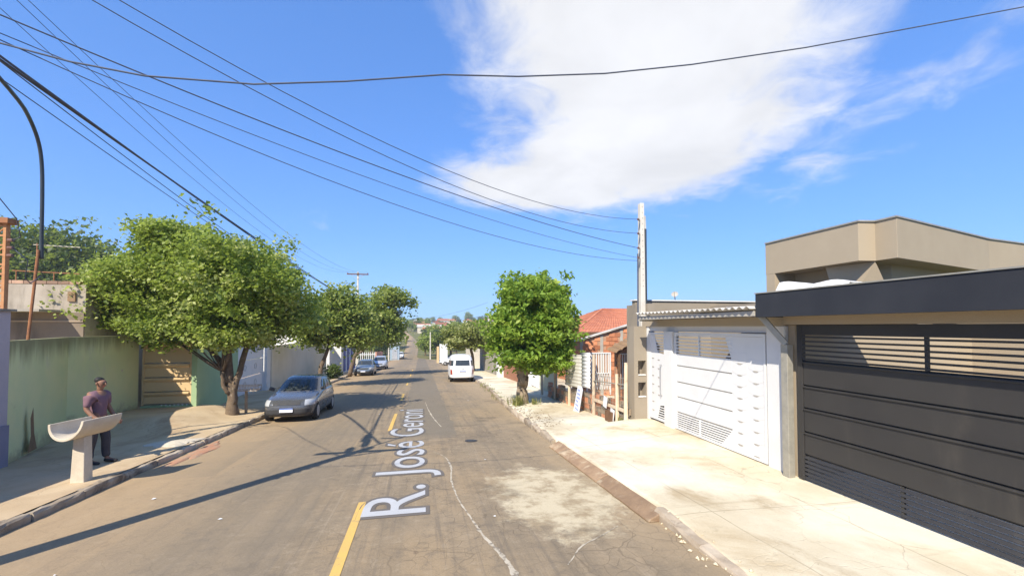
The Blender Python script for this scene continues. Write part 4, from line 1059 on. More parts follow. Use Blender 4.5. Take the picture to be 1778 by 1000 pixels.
# white and blue building further down on the left
wb = house_box('blue_trimmed_building', -14, -7.3, 43.0, 52.0, g(47) - .6, 1.6, M['white_wall'], 'white building with deep blue panels behind the parked cars')
for yy in (44.2, 46.4, 48.6, 50.6):
    MB().box(-7.30, -7.26, yy, yy + 1.1, g(yy) + .25, .6).build('blue_panel', M['blue_paint'], wb)
MB().box(-14.1, -7.1, 42.9, 52.1, 1.602, 1.75).build('parapet', M['white_wall'], wb)

# ------------------------------------------------------------------ trough bin, basket stand
def trough():
    root = thing('concrete_trough', (-5.84, 9.1, walk_l(-5.84, 9.1)), 'half pipe concrete trough bin on a square post', 'bin')
    z0 = walk_l(-5.84, 9.1)
    v = []
    for z, w_, d_ in ((z0 - .05, .105, .11), (.48, .085, .09)):
        v += [(-5.84 - w_, 9.1 - d_, z), (-5.84 + w_, 9.1 - d_, z), (-5.84 + w_, 9.1 + d_, z), (-5.84 - w_, 9.1 + d_, z)]
    MB().add(v, [(3, 2, 1, 0), (4, 5, 6, 7), (0, 1, 5, 4), (1, 2, 6, 5), (2, 3, 7, 6), (3, 0, 4, 7)]).build('post', M['pale_concrete'], root, bevel=.012)
    b = MB(); n = 18; th = .045
    prof_o = []; prof_i = []
    for k in range(n + 1):
        a = math.pi * (1.0 + k / n)
        prof_o.append((.31 * math.cos(a), .32 * math.sin(a))); prof_i.append(((.31 - th) * math.cos(a), (.32 - th) * math.sin(a)))
    poly = prof_o + prof_i[::-1]
    ax_ = Vector((.22, .975, 0)).normalized(); sx_ = Vector((.975, -.22, 0)).normalized()
    c = Vector((-5.80, 9.12, .78)); L = .36
    roll = R(-6)
    m = len(poly); vv = []
    for s_ in (-L, L):
        for (u, z) in poly:
            uu = u * math.cos(roll) - z * math.sin(roll); z2 = u * math.sin(roll) * -1 + z * math.cos(roll)
            vv.append(c + sx_ * uu + ax_ * s_ + Vector((0, 0, z2)))
    fs = [(k, k + 1, m - 2 - k, m - 1 - k) for k in range(n)] + [(m + k + 1, m + k, 2 * m - 1 - k, 2 * m - 2 - k) for k in range(n)]
    fs += [(k, m + k, m + (k + 1) % m, (k + 1) % m) for k in range(m)]
    b.add(vv, fs).build('half_pipe', M['pale_concrete'], root, bevel=.006)
trough()
def basket_stand():
    x, y = -6.15, 17.3; z0 = walk_l(x, y)
    root = thing('rubbish_stand', (x, y, z0), 'pale post with wire rubbish basket beside the tree trunk', 'rubbish stand')
    MB().tube([(x, y, z0 - .05), (x, y, z0 + .82)], .05, 8).build('post', M['wood'], root)
    b = MB(); z = z0 + .82
    for zz in (z, z + .16):
        pts = [(x - .42, y - .22, zz), (x + .42, y - .22, zz), (x + .42, y + .22, zz), (x - .42, y + .22, zz)]
        for i in range(4): b.bar(pts[i], pts[(i + 1) % 4], .022, .022)
    for k in range(9):
        xx = x - .42 + k * .105; b.bar((xx, y - .22, z), (xx, y + .22, z), .012, .012); b.bar((xx, y - .22, z), (xx, y - .22, z + .16), .012, .012); b.bar((xx, y + .22, z), (xx, y + .22, z + .16), .012, .012)
    b.build('basket', M['wood'], root)
basket_stand()

# ------------------------------------------------------------------ rustic fence, brick house, right middle distance
def brick_house():
    root = thing('brick_house', (8.4, 19.0, -.9), 'unplastered orange brick house wall behind the rustic fence', 'house')
    y = 19.0; x0, x1 = 6.9, 10.9; zb = g(19) - .1
    def top(x): return 1.72 + (x - 7.0) * .29
    core = MB().prism([(x0, zb), (x1, zb), (x1, top(x1) - .03), (x0, top(x0) - .03)], y + .012, y + .2, 'y').build('mortar_core', M['mortar'], root)
    me = mesh_only(MB().box(-.138, .138, -.05, .05, -.088, .088), 'brick', M['brick'])
    cols_ = (7.30, 8.30, 9.3)
    r_ = 0; z = zb + .1
    while z < 3.0:
        x = x0 + (.15 if r_ % 2 else 0.0)
        while x < x1 - .1:
            if z + .12 < top(x) and not any(abs(x + .0 - c) < .175 for c in cols_) and not (7.5 < x < 8.75 and z < 1.25 and z > -.7):
                piece('brick', me, (x + random.uniform(-.004, .004), y + .035 + random.uniform(-.008, .006), z), root)
            x += .295
        z += .197; r_ += 1
    for c in cols_:
        MB().box(c - .075, c + .075, y - .01, y + .1, zb, top(c) - .06).build('concrete_column', M['concrete'], root)
    cp_ = MB().add([(x0 - .1, y - .12, top(x0) - .02), (x1, y - .12, top(x1) - .02), (x1, y + .3, top(x1) - .02), (x0 - .1, y + .3, top(x0) - .02), (x0 - .1, y - .12, top(x0) + .03), (x1, y - .12, top(x1) + .03), (x1, y + .3, top(x1) + .03), (x0 - .1, y + .3, top(x0) + .03)],
                   [(3, 2, 1, 0), (4, 5, 6, 7), (0, 1, 5, 4), (1, 2, 6, 5), (2, 3, 7, 6), (3, 0, 4, 7)])
    cp_.build('roof_edge', M['cement_sheet'], root)
    # white barred door
    dr = MB().box(7.52, 7.58, y - .04, y + .03, -.75, 1.22).box(8.68, 8.74, y - .04, y + .03, -.75, 1.22).box(7.58, 8.68, y - .04, y + .03, 1.16, 1.22).build('door', M['white_metal'], root)
    b = MB()
    for k in range(9): b.bar((7.66 + k * .12, y - .02, .25), (7.66 + k * .12, y - .02, 1.16), .05, .02)
    b.bar((7.58, y - .02, .25), (8.68, y - .02, .25), .04, .04)
    b.build('bars', M['white_metal'], dr)
    b = MB()
    for k in range(9):
        b.bar((7.6 + k * .12, y - .02, -.5), (7.6 + k * .12 + .1, y - .02, .22), .025, .02); b.bar((7.7 + k * .12, y - .024, -.5), (7.6 + k * .12, y - .024, .22), .025, .02)
    b.build('lattice', M['white_metal'], dr)
    MB().box(7.58, 8.68, y + .02, y + .035, -.75, 1.16).build('door_back', M['galv'], dr)
    return root
brick_house()
def brick_shed():
    root = thing('brick_shed', (8.2, 16.4, -.8), 'small brick lean to with tiled eaves beside the meter pillar', 'shed')
    y = 16.5; zb = g(16) - .1
    MB().box(7.85, 9.3, y + .05, y + .2, zb, 1.75).build('mortar_core', M['mortar'], root)
    me = mesh_only(MB().box(-.138, .138, -.05, .05, -.088, .088), 'brick', M['brick'])
    for r_ in range(13):
        for k in range(5):
            x = 8.0 + k * .295 + (.12 if r_ % 2 else 0); z = zb + .1 + r_ * .197
            if z < 1.7 and not (8.0 < x < 8.55 and z > .0): piece('brick', me, (x, y + .06 + random.uniform(-.006, .006), z), root)
    b = MB()
    for k in range(6): b.bar((8.02 + k * .1, y + .0, -.1), (8.02 + k * .1, y + .0, 1.3), .04, .02)
    b.bar((7.98, y, 1.3), (8.56, y, 1.3), .05, .05).bar((7.98, y, -.1), (8.56, y, -.1), .05, .05)
    b.build('barred_window', M['white_metal'], root)
    # tiled eaves sloping up to the right, shade put into their brown colour
    tl = mesh_only(MB().grid(lambda u, v: (u * .14, v * .42, .05 * math.sin(math.pi * (u + 1) / 2)), list(np.linspace(-1, 1, 7)), [-1, 1]), 'roof_tile', M['bare_plaster'], fix=False)
    for k in range(9):
        x = 7.55 + k * .24
        for j in range(1): piece('roof_tile', tl, (x, 16.05 + j * .6, 1.50 + (x - 7.55) * .50 + j * .02), root, rot=(R(6), R(-24), 0))
    MB().bar((7.5, 15.75, 1.42), (9.5, 15.75, 2.40), .05, .08).build('rafter', M['dark_wood'], root)
    MB().bar((7.62, 15.8, -.75), (7.62, 15.8, 1.44), .09, .09).build('post', M['dark_wood'], root)
    return root
brick_shed()
def tiled_house():
    root = thing('tiled_house', (13, 28, -1.2), 'brick house with red clay tile hip roof behind the fence', 'house')
    MB().box(10.0, 20, 26.2, 34, g(27) - .4, 2.02).build('wall', M['brick'], root)
    e = [(9.4, 25.7), (20.6, 25.7), (20.6, 34.5), (9.4, 34.5)]; rz = 3.75; ze = 2.05
    def slope(a, b_, c, d_, nm):
        # a,b eaves; c,d ridge side
        b = MB(); A, B, C_, D = map(Vector, (a, b_, c, d_))
        n = max(8, int((B - A).length / .22)); mrow = 9
        nr = (B - A).cross(D - A).normalized()
        if nr.z < 0: nr = -nr
        b.grid(lambda u, v: (A.lerp(B, u)).lerp(D.lerp(C_, u), v) + nr * (.045 * abs(math.sin(math.pi * u * n)) + .03 * (1 - (v * mrow) % 1)), list(np.linspace(0, 1, n * 4 + 1)), sorted([k / mrow for k in range(mrow + 1)] + [k / mrow - .002 for k in range(1, mrow + 1)]))
        return b.build(nm, M['tile'], root, fix=False)
    r1 = (13.2, 30.1, rz); r2 = (17, 30.1, rz)
    slope((*e[0], ze), (*e[1], ze), r2, r1, 'roof')['kind'] = 'stuff'
    slope((*e[3], ze), (*e[0], ze), r1, (13.19, 30.11, rz), 'roof')['kind'] = 'stuff'
    MB().box(9.35, 20.6, 25.62, 25.70, 1.95, 2.07).build('gutter', M['dark_wood'], root)
    MB().bar((9.4, 25.7, ze + .05), r1, .16, .10).bar(r1, r2, .16, .10).build('ridge', M['tile'], root)
tiled_house()

fg = thing('rustic_fence', (5.75, 14, g(14) + .1), 'rustic yard fence of pale posts wire and low brick footing', 'fence')
XF = 5.75
for yy, hh, lean in ((11.5, 1.85, .03), (12.05, 1.5, -.02), (13.85, 2.05, .02), (16.3, 1.9, -.04), (18.2, 1.8, .03), (20.3, 1.9, 0)):
    z0 = g(yy) + .08
    MB().tube([(XF, yy, z0 - .2), (XF + lean * .3, yy + lean * .5, z0 + hh * .5), (XF + lean, yy + lean, z0 + hh)], [.065, .055, .05], 7).build('post', M['wood'], fg)
for k in range(5):
    b = MB(); b.tube([(XF + .02, y_, g(y_) + .42 + k * .26 + .02 * math.sin(y_ * 3 + k)) for y_ in np.linspace(11.5, 20.3, 24)], .006, 4)
    b.build('wire', M['galv'], fg)
b = MB()
for y_ in np.arange(11.6, 20.3, .12): b.tube([(XF + .02, y_, g(y_) + .12), (XF + .02, y_ + random.uniform(-.02, .02), g(y_) + 1.45)], .004, 4)
b.build('mesh_wires', M['galv'], fg)['kind'] = 'stuff'
fbm = mesh_only(MB().box(-.07, .07, -.14, .14, -.09, .09), 'footing_brick', M['brick'])
fbm2 = mesh_only(MB().box(-.07, .07, -.14, .14, -.09, .09), 'footing_brick', M['bark_pale'])
for r_ in range(4):
    y_ = 11.75 + (.15 if r_ % 2 else 0)
    while y_ < 19.5:
        if not (r_ == 3 and random.random() < .5): piece('footing_brick', fbm if random.random() < .45 else fbm2, (XF + .14 + random.uniform(-.012, .012), y_, g(y_) + .12 + r_ * .19), fg, rot=(tilt, 0, R(random.uniform(-2, 2))))
        y_ += .295
MB().bar((XF, 11.6, g(11.6) + .55), (XF, 13.9, g(13.9) + .62), .05, .09).build('rail', M['wood'], fg)
MB().bar((XF - .01, 13.9, g(13.9) + 1.25), (XF - .01, 11.5, g(11.5) + 1.3), .04, .03).build('rail', M['galv'], fg)
MB().box(XF - .11, XF - .03, 12.2, 12.7, g(12.4) + .1, g(12.4) + .42).build('crate_board', M['dark_wood'], fg)
for yy, zz in ((12.75, .82), (12.25, .50)): 
    MB().add([(XF - .06, yy - .16, g(yy) + zz), (XF - .06, yy + .14, g(yy) + zz + .04), (XF - .08, yy + .17, g(yy) + zz - .3), (XF - .08, yy - .1, g(yy) + zz - .34), (XF - .02, yy, g(yy) + zz - .15)], [(0, 1, 4), (1, 2, 4), (2, 3, 4), (3, 0, 4), (3, 2, 1, 0)]).build('hanging_bag', M['white_wall'], fg)
# corrugated sheets tied to the fence
def corr(name, ya, yb, za, zb, x, lean, mat, label):
    b = MB()
    n = int(abs(zb - za) / .02)
    b.grid(lambda u, v: (x + lean * u + .011 * math.sin(2 * math.pi * (za + (zb - za) * u) / .13), ya + (yb - ya) * v + .05 * u, za + (zb - za) * u - .045 * (yb - ya) * v), list(np.linspace(0, 1, n)), [0, .5, 1])
    o = b.build(name, mat, fix=False, smooth=True); md = o.modifiers.new('thick', 'SOLIDIFY'); md.thickness = .008
    return prop(o, label, 'metal sheet', 'metal sheets on the fence')
corr('corrugated_sheet', 13.95, 14.75, .30, 1.52, XF - .09, .03, M['white_metal'], 'bright corrugated sheet on the fence at its tallest post')
corr('corrugated_sheet', 14.78, 16.6, .18, 1.40, XF - .07, .02, M['sheet'], 'dull corrugated sheet on the fence between the bright sheet and the tree')
# panel leaning on the fence
sg = thing('leaning_panel', (5.5, 14.7, g(14.7) + .1), 'white panel with faded blue print leaning on the fence', 'panel')
z0 = g(14.7) + .10
def lp(u, v, off=0): return Vector((5.42 + .22 * v - off, 14.95 - .50 * u + .12 * v, z0 + .86 * v - .10 * u * (1 - v)))
MB().add([lp(0, 0), lp(1, 0), lp(1, .9), lp(.8, 1), lp(0, 1)] + [lp(0, 0) + Vector((.02, .01, 0)), lp(1, 0) + Vector((.02, .01, 0)), lp(1, .9) + Vector((.02, .01, 0)), lp(.8, 1) + Vector((.02, .01, 0)), lp(0, 1) + Vector((.02, .01, 0))], [(0, 1, 2, 3, 4), (9, 8, 7, 6, 5)] + [(i, (i + 1) % 5, 5 + (i + 1) % 5, 5 + i) for i in range(5)]).build('board', M['sign_white'], sg)
for k in range(6):
    v0 = .12 + k * .14
    MB().add([lp(.15, v0, .006), lp(.8 - .1 * (k % 3), v0, .006), lp(.8 - .1 * (k % 3), v0 + .07, .006), lp(.15, v0 + .07, .006)], [(0, 1, 2, 3)]).build('print_block', M['sign_blue'], sg, fix=False)
# blue drum and dark bits in the tree shade
dm = thing('drum', (6.35, 16.2, g(16.2) + .08), 'dark blue drum in the shade behind the fence', 'drum')
MB().tube([(6.35, 16.2, g(16.2)), (6.35, 16.2, g(16.2) + .3), (6.35, 16.2, g(16.2) + .32), (6.35, 16.2, g(16.2) + .62)], [.24, .25, .27, .25], 14).build('shell', M['blue_paint'], dm)

# walls further along on the right
o = wall_run('boundary_wall', [(6.55, 20.6), (6.5, 23.0)], 1.0, .18, M['pale_green'], 'pale green wall just left of the rustic fence')
def simple_gate(name, x, y0, y1, z1, mat, label, lattice=False):
    root = thing(name, (x, (y0 + y1) / 2, g(y0)), label, 'gate')
    z0 = lambda y: g(y) + .12
    MB().box(x - .03, x + .03, y0, y0 + .07, g(y0), z1).box(x - .03, x + .03, y1 - .07, y1, g(y1), z1).box(x - .028, x + .028, y0 + .07, y1 - .07, z1 - .06, z1).build('frame', mat, root)
    if lattice:
        for k in range(int((y1 - y0) / .16)):
            ya = y0 + .1 + k * .16
            MB().bar((x, ya, g(y0) + .12), (x, ya + .10, z1 - .07), .05, .02).build('slat', mat, root)
    else:
        n = max(2, int((y1 - y0) / .5)); wdt = (y1 - y0 - .14) / n
        for k in range(n):
            ya = y0 + .07 + k * wdt
            MB().box(x - .012, x + .012, ya + .008, ya + wdt - .008, g(ya) + .06, z1 - .062).build('panel', mat, root)
    return root
simple_gate('lattice_gate', 6.42, 23.2, 25.0, .75, M['white_metal'], 'white lattice gate behind the right tree trunk', True)
wall_run('boundary_wall', [(6.4, 25.1), (6.4, 27.7)], .75, .2, M['white_wall'], 'white wall stretch behind the right tree trunk')
simple_gate('panel_gate', 6.35, 28.0, 33.2, .70, M['brown_gate'], 'rust brown panel gate left of the right tree')
wall_run('gate_post', [(6.2, 33.4), (6.2, 34.3)], .95, .5, M['white_wall'], 'white gate post at the far end of the rust brown gate', 'gate post')
wall_run('boundary_wall', [(6.35, 34.5), (6.3, 46.0)], lambda y: .9 - (y - 34) * .01, .25, M['grey_wall'], 'sooty grey wall in tree shade beyond the white van')
cb = house_box('cream_house', 6.6, 13, 46.2, 56, g(50) - .5, 1.2, M['cream_wall'], 'cream house end with narrow blue window behind the flat topped tree')
f_ = MB().box(6.54, 6.597, 46.9, 47.9, -.9, .7).build('window', M['kiosk_blue'], cb)
MB().box(6.50, 6.62, 46.8, 48.0, -1.0, -.905).build('sill', M['white_wall'], cb)
wall_run('boundary_wall', [(3.0, 72.0), (4.3, 72.0)], g(70) + 3.0, .25, M['white_wall'], 'short white wall on the far corner of the side street')
wall_run('boundary_wall', [(2.55, 71.9), (2.9, 71.9)], g(70) + 2.6, .3, M['gate_beige'], 'orange beige pillar at the end of the far white wall', 'pillar')

# ------------------------------------------------------------------ vegetation
def leaf_object(name, cen, tint, size, mat, parent, r, up=0.5, aspect=0.42):
    """one folded leaf face pair for each centre"""
    n = len(cen); o0 = np.array(wloc(parent)) if parent else np.zeros(3)
    nrm = r.normal(size=(n, 3)); nrm[:, 2] = np.abs(nrm[:, 2]) + up; nrm /= np.linalg.norm(nrm, axis=1)[:, None]
    d = r.normal(size=(n, 3)); d[:, 2] -= .35; d -= nrm * (d * nrm).sum(1)[:, None]; d /= np.linalg.norm(d, axis=1)[:, None]
    s = np.cross(nrm, d); L = size * r.uniform(.7, 1.35, n)[:, None]
    c = cen - o0
    v = np.empty((n, 4, 3))
    v[:, 0] = c - d * L * .5
    v[:, 1] = c + s * L * aspect + nrm * L * .12
    v[:, 2] = c + d * L * .5 - nrm * L * .10
    v[:, 3] = c - s * L * aspect + nrm * L * .12
    me = bpy.data.meshes.new(name)
    me.vertices.add(4 * n); me.vertices.foreach_set('co', v.reshape(-1))
    idx = np.arange(n)[:, None] * 4 + np.array([0, 1, 2, 0, 2, 3])
    me.loops.add(6 * n); me.loops.foreach_set('vertex_index', idx.reshape(-1).astype(np.int32))
    me.polygons.add(2 * n); me.polygons.foreach_set('loop_start', np.arange(0, 6 * n, 3, dtype=np.int32))
    at = me.attributes.new('tint', 'FLOAT', 'POINT'); at.data.foreach_set('value', np.repeat(np.clip(tint, 0, 1), 4).astype(np.float32))
    me.update(); me.validate()
    me.materials.append(mat)
    o = bpy.data.objects.new(name, me); col.objects.link(o)
    if parent: o.parent = parent
    return o

def crown_points(lobes, per, cr, r, shell=.55, rag=.22):
    C = []; T = []
    clump_c = []
    for (cx_, cy_, cz_, rx, ry, rz, n) in lobes:
        ns = max(14, n // 11)
        d = r.normal(size=(ns, 3)); d /= np.linalg.norm(d, axis=1)[:, None]
        sub = d * (r.uniform(.42, .72, ns))[:, None]; srad = r.uniform(.26, .42, ns) * (1 + rag)
        stint = r.uniform(-.12, .12, ns)
        k = r.integers(0, ns, n); e = r.normal(size=(n, 3)); e[:, 2] += .25; e /= np.linalg.norm(e, axis=1)[:, None]
        q = sub[k] + e * (srad[k] * (shell + (1 - shell) * r.uniform(0, 1, n) ** .6))[:, None]
        fill = r.uniform(size=n) < .22
        q[fill] = (r.normal(size=(n, 3)) * .42)[fill]
        c = np.array([cx_, cy_, cz_]) + q * np.array([rx, ry, rz]) * 1.07
        ct = np.where(fill, .40, .46 + stint[k] * 1.6 + r.uniform(-.34, .42, n))
        clump_c.append(c)
        k = r.poisson(per, n)
        ct = np.asarray(ct)
        cc = np.repeat(c, k, axis=0); m = len(cc)
        off = r.normal(size=(m, 3)) * np.array([cr, cr, cr * .62])
        C.append(cc + off)
        T.append(np.repeat(ct, k) + r.normal(0, .11, m))
    return np.concatenate(C), np.concatenate(T), np.concatenate(clump_c)

def limb(b, a, e, r0, r1, r, bend=.12, n=5, sides=7):
    a = Vector(a); e = Vector(e); L = (e - a).length
    pts = []; rs = []
    o1 = Vector(r.normal(size=3)) * bend * L
    for i in range(n + 1):
        t = i / n; pts.append(a.lerp(e, t) + o1 * math.sin(math.pi * t) * .6); rs.append(r0 + (r1 - r0) * t)
    b.tube(pts, rs, sides)
    return pts

def make_tree(name, base, label, trunks, lobes, mat, leaf, per, cr, seed, bark=None, twigs=40, group=None, cat='tree', **kw):
    r = np.random.default_rng(seed)
    root = thing(name, base, label, cat, group)
    C, T, cl = crown_points(lobes, per, cr, r, kw.get('shell', .55), kw.get('rag', .22))
    if 'zmin' in kw: k_ = C[:, 2] > kw['zmin'] + r.normal(0, .12, len(C)); C = C[k_]; T = T[k_]
    tips = []
    b = MB()
    for (pts, rs) in trunks:
        pts = [Vector(p) for p in pts]
        # refine and roughen
        fine = []; fr = []
        for i in range(len(pts) - 1):
            for k in range(4):
                t = k / 4; fine.append(pts[i].lerp(pts[i + 1], t)); fr.append(rs[i] + (rs[i + 1] - rs[i]) * t)
        fine.append(pts[-1]); fr.append(rs[-1])
        for i in range(1, len(fine) - 1): fine[i] = fine[i] + Vector(r.normal(size=3)) * fr[i] * .10
        fr = [q * r.uniform(.93, 1.09) for q in fr]
        b.tube(fine, fr, 10); tips.append((fine[-1], fr[-1]))
    for i in range(twigs):
        tip, tr_ = tips[int(r.integers(len(tips)))]
        c = Vector(cl[int(r.integers(len(cl)))])
        limb(b, tip, tip.lerp(c, .72), tr_ * r.uniform(.35, .6), .012, r, .10, 5, 5)
    b.build('trunk', bark or M['bark'], root, smooth=True)
    leaf_object('crown', C, T, leaf, mat, root, r, kw.get('up', .5), kw.get('aspect', .42))
    return root

zt = walk_l(-6.45, 16.8)
make_tree('broad_street_tree', (-6.45, 16.8, zt), 'broad olive green street tree on the left pavement', [
    ([(-6.43, 16.8, zt - .1), (-6.40, 16.8, zt + .5), (-6.52, 16.82, zt + 1.2), (-6.62, 16.85, zt + 2.3), (-7.1, 16.9, zt + 3.4)], [.22, .155, .135, .11, .07]),
    ([(-6.38, 16.78, zt + .35), (-6.36, 16.78, zt + .9), (-6.20, 16.8, zt + 1.4), (-6.02, 16.85, zt + 2.3), (-5.6, 16.9, zt + 3.3)], [.12, .11, .095, .08, .05]),
    ([(-6.55, 16.75, zt + 1.1), (-6.82, 16.78, zt + 1.9), (-7.9, 17.0, zt + 3.0), (-9.0, 17.2, zt + 3.9)], [.085, .075, .06, .04]),
    ([(-6.50, 16.7, zt + .75), (-6.63, 16.62, zt + 1.0), (-6.66, 16.60, zt + 1.5)], [.075, .07, .065]),
], [(-9.3, 17.4, 3.85, 1.95, 1.7, 1.4, 320), (-7.9, 17.1, 4.4, 1.8, 2.2, 1.45, 280), (-6.1, 16.6, 3.85, 2.2, 2.5, 1.6, 380), (-4.9, 16.8, 3.0, 1.4, 2.0, 1.0, 170),
    (-7.6, 16.7, 2.75, 2.2, 1.6, .85, 220), (-10.7, 17.4, 3.1, 1.1, 1.2, .8, 150), (-8.3, 16.6, 5.4, 1.0, 1.1, .55, 80), (-9.0, 17.2, 2.5, 1.3, 1.1, .6, 80), (-6.3, 16.5, 2.25, 1.7, 1.5, .55, 150)],
    M['leaf_olive'], .115, 60, .20, 11, twigs=36, shell=.6, rag=.24)

z2 = walk_l(-6.6, 29)
make_tree('street_tree', (-6.3, 29, z2), 'mid green street tree behind the broad tree on the left', [([(-6.2, 29, z2 - .1), (-6.1, 29, z2 + 1.2), (-5.6, 29, z2 + 2.6)], [.16, .13, .08])],
    [(-5.4, 29, 3.1, 2.0, 1.9, 1.75, 300), (-4.2, 29.5, 2.3, 1.35, 1.4, 1.3, 160), (-6.6, 29, 2.2, 1.3, 1.3, 1.2, 120)], M['leaf_mid'], .20, 28, .30, 12, twigs=30, rag=.3)
z3 = walk_l(-6.6, 40)
make_tree('street_tree', (-6.2, 40, z3), 'loose grey green street tree leaning over the parked cars', [([(-6.1, 40, z3 - .1), (-5.7, 40, z3 + 1.6), (-4.3, 40, z3 + 4.0), (-3.4, 40, z3 + 6.0)], [.19, .15, .10, .05]), ([(-5.6, 40, z3 + 1.7), (-3.2, 40, z3 + 3.6), (-1.6, 40, z3 + 5.6)], [.1, .07, .03])],
    [(-4.0, 40, 3.0, 2.3, 2.2, 2.0, 260), (-3.0, 40, 5.0, 1.5, 1.5, 1.1, 90), (-2.9, 40.3, 2.0, 1.4, 1.5, 1.3, 110), (-1.75, 40, 4.8, .8, .8, .7, 22), (-1.0, 40, 4.55, .45, .4, .18, 9), (-5.6, 40, 3.4, 1.3, 1.5, 1.2, 80)], M['leaf_mid'], .25, 19, .33, 13, twigs=50, rag=.35, shell=.35)
zr = walk_r(4.05, 17.3)
make_tree('stout_street_tree', (4.05, 17.3, zr), 'bright green round topped tree with stout gnarled trunk on the right', [
    ([(4.05, 17.3, zr - .15), (4.03, 17.3, zr + .12), (4.06, 17.3, zr + .6), (4.10, 17.3, zr + 1.0), (4.16, 17.3, zr + 1.45), (4.3, 17.3, zr + 1.9)], [.33, .25, .20, .22, .25, .20]),
    ([(4.1, 17.3, zr + 1.2), (3.75, 17.2, zr + 1.7), (3.3, 17.1, zr + 2.6)], [.17, .13, .07]), ([(4.25, 17.35, zr + 1.5), (4.9, 17.4, zr + 2.2), (5.4, 17.5, zr + 3.0)], [.17, .13, .07])],
    [(4.5, 17.3, 2.6, 1.7, 1.8, 1.7, 420), (4.5, 17.2, 3.6, 1.35, 1.4, 1.05, 230), (3.6, 17.1, 2.1, 1.1, 1.2, 1.0, 180), (5.3, 17.4, 2.0, 1.0, 1.3, 1.2, 190), (4.6, 17.0, 1.25, 1.6, 1.1, .65, 150)],
    M['leaf_bright'], .20, 36, .16, 21, bark=M['bark_pale'], twigs=40, shell=.6, rag=.10, aspect=.26)
zh = walk_r(5.2, 43)
make_tree('flat_topped_tree', (5.0, 42.5, zh), 'pale yellow green flat topped tree beyond the white van', [([(5.0, 42.5, zh - .1), (5.0, 42.5, zh + 1.4), (4.8, 42.5, zh + 2.3)], [.2, .16, .12])],
    [(3.6, 42.5, 1.5, 1.6, 2.2, 1.25, 200), (5.2, 42.5, 1.6, 1.9, 2.4, 1.25, 240), (6.6, 42.8, 1.6, 1.4, 2.2, 1.2, 150)], M['leaf_pale'], .27, 24, .30, 15, twigs=20, rag=.1)
# low dark shrub between the cars, and tufts of grass
zs_ = walk_l(-6.9, 36)
make_tree('shrub', (-6.75, 36, zs_), 'dark low shrub against the wall behind the near parked car', [([(-6.75, 36, zs_ - .05), (-6.75, 36, zs_ + .4)], [.05, .03])],
    [(-6.75, 36, zs_ + .55, .55, .8, .5, 70)], M['leaf_dark'], .16, 22, .14, 16, twigs=8, cat='shrub')
def tuft(x, y, z, n, h, spread, label, seed, cat='grass'):
    r = np.random.default_rng(seed); b = MB()
    for i in range(n):
        a = r.uniform(0, 6.28); d = abs(r.normal(0, spread)); bx, by = x + math.cos(a) * d, y + math.sin(a) * d * 1.4
        hh = h * r.uniform(.4, 1.1); le = r.uniform(.1, .5) * hh; a2 = r.uniform(0, 6.28); w_ = .012
        q = Vector((bx, by, z)); t = Vector((math.cos(a2), math.sin(a2), 0)); s_ = Vector((-t.y, t.x, 0)) * w_
        b.add([q - s_, q + s_, q + t * le * .4 + Vector((0, 0, hh * .65)) + s_ * .7, q + t * le * .4 + Vector((0, 0, hh * .65)) - s_ * .7, q + t * le + Vector((0, 0, hh))], [(0, 1, 2, 3), (3, 2, 4)])
    o = b.build('grass_tuft', M['grass'], fix=False)
    me = o.data; at = me.attributes.new('tint', 'FLOAT', 'POINT')
    at.data.foreach_set('value', np.repeat(r.uniform(0, 1, n), 5).astype(np.float32))
    return prop(o, label, cat, kind='stuff')
tuft(3.75, 16.75, walk_r(3.8, 16.8), 170, .42, .17, 'tall dry grass tuft at the near side of the stout trunk', 1)
tuft(4.45, 17.0, walk_r(4.4, 17.0), 70, .28, .13, 'small grass tuft on the pavement side of the stout trunk', 2)
tuft(5.75, 11.75, walk_r(5.75, 11.75), 90, .22, .10, 'green weed at the foot of the fence by the meter pillar', 3)
for k, yy in enumerate((19.5, 21.3, 23.4, 25.6, 27.2)):
    tuft(kr(yy) + .1, yy, g(yy) + .02, 90, .20, .18, ['weeds in the right gutter just past the tree', 'second clump of gutter weeds past the tree', 'third clump of gutter weeds on the right', 'fourth clump of gutter weeds on the right', 'gutter weeds nearest the white van'][k], 10 + k)
lit = MB(); r_ = np.random.default_rng(5)
for i in range(260):
    x = 3.3 + abs(r_.normal(0, .5)); y = r_.uniform(12, 18.5); a = r_.uniform(0, 6.28); s_ = r_.uniform(.02, .05); z = (walk_r(x, y) if x > kr(y) + .12 else g(y) + .02) + .008
    c_, d_ = math.cos(a) * s_, math.sin(a) * s_
    lit.add([(x - c_, y - d_, z), (x + d_ * .5, y - c_ * .5, z + .012), (x + c_, y + d_, z), (x - d_ * .5, y + c_ * .5, z + .012)], [(0, 1, 2, 3)])
prop(lit.build('fallen_leaves', M['bare_plaster'], fix=False), 'dry fallen leaves round the stout tree', 'leaves', kind='stuff')
bits = MB()
for i in range(12):
    x = r_.uniform(-5.2, 3.0); y = r_.uniform(4.5, 22); a = r_.uniform(0, 6.28); s_ = r_.uniform(.012, .035); z = road_z(x, y) + .006
    c_, d_ = math.cos(a) * s_, math.sin(a) * s_
    bits.add([(x - c_, y - d_, z), (x + d_, y - c_, z + .008), (x + c_, y + d_, z + .003), (x - d_, y + c_, z + .01)], [(0, 1, 2, 3)])
prop(bits.build('litter', M['white_wall'], fix=False), 'scattered scraps of white litter on the road', 'litter', kind='stuff')

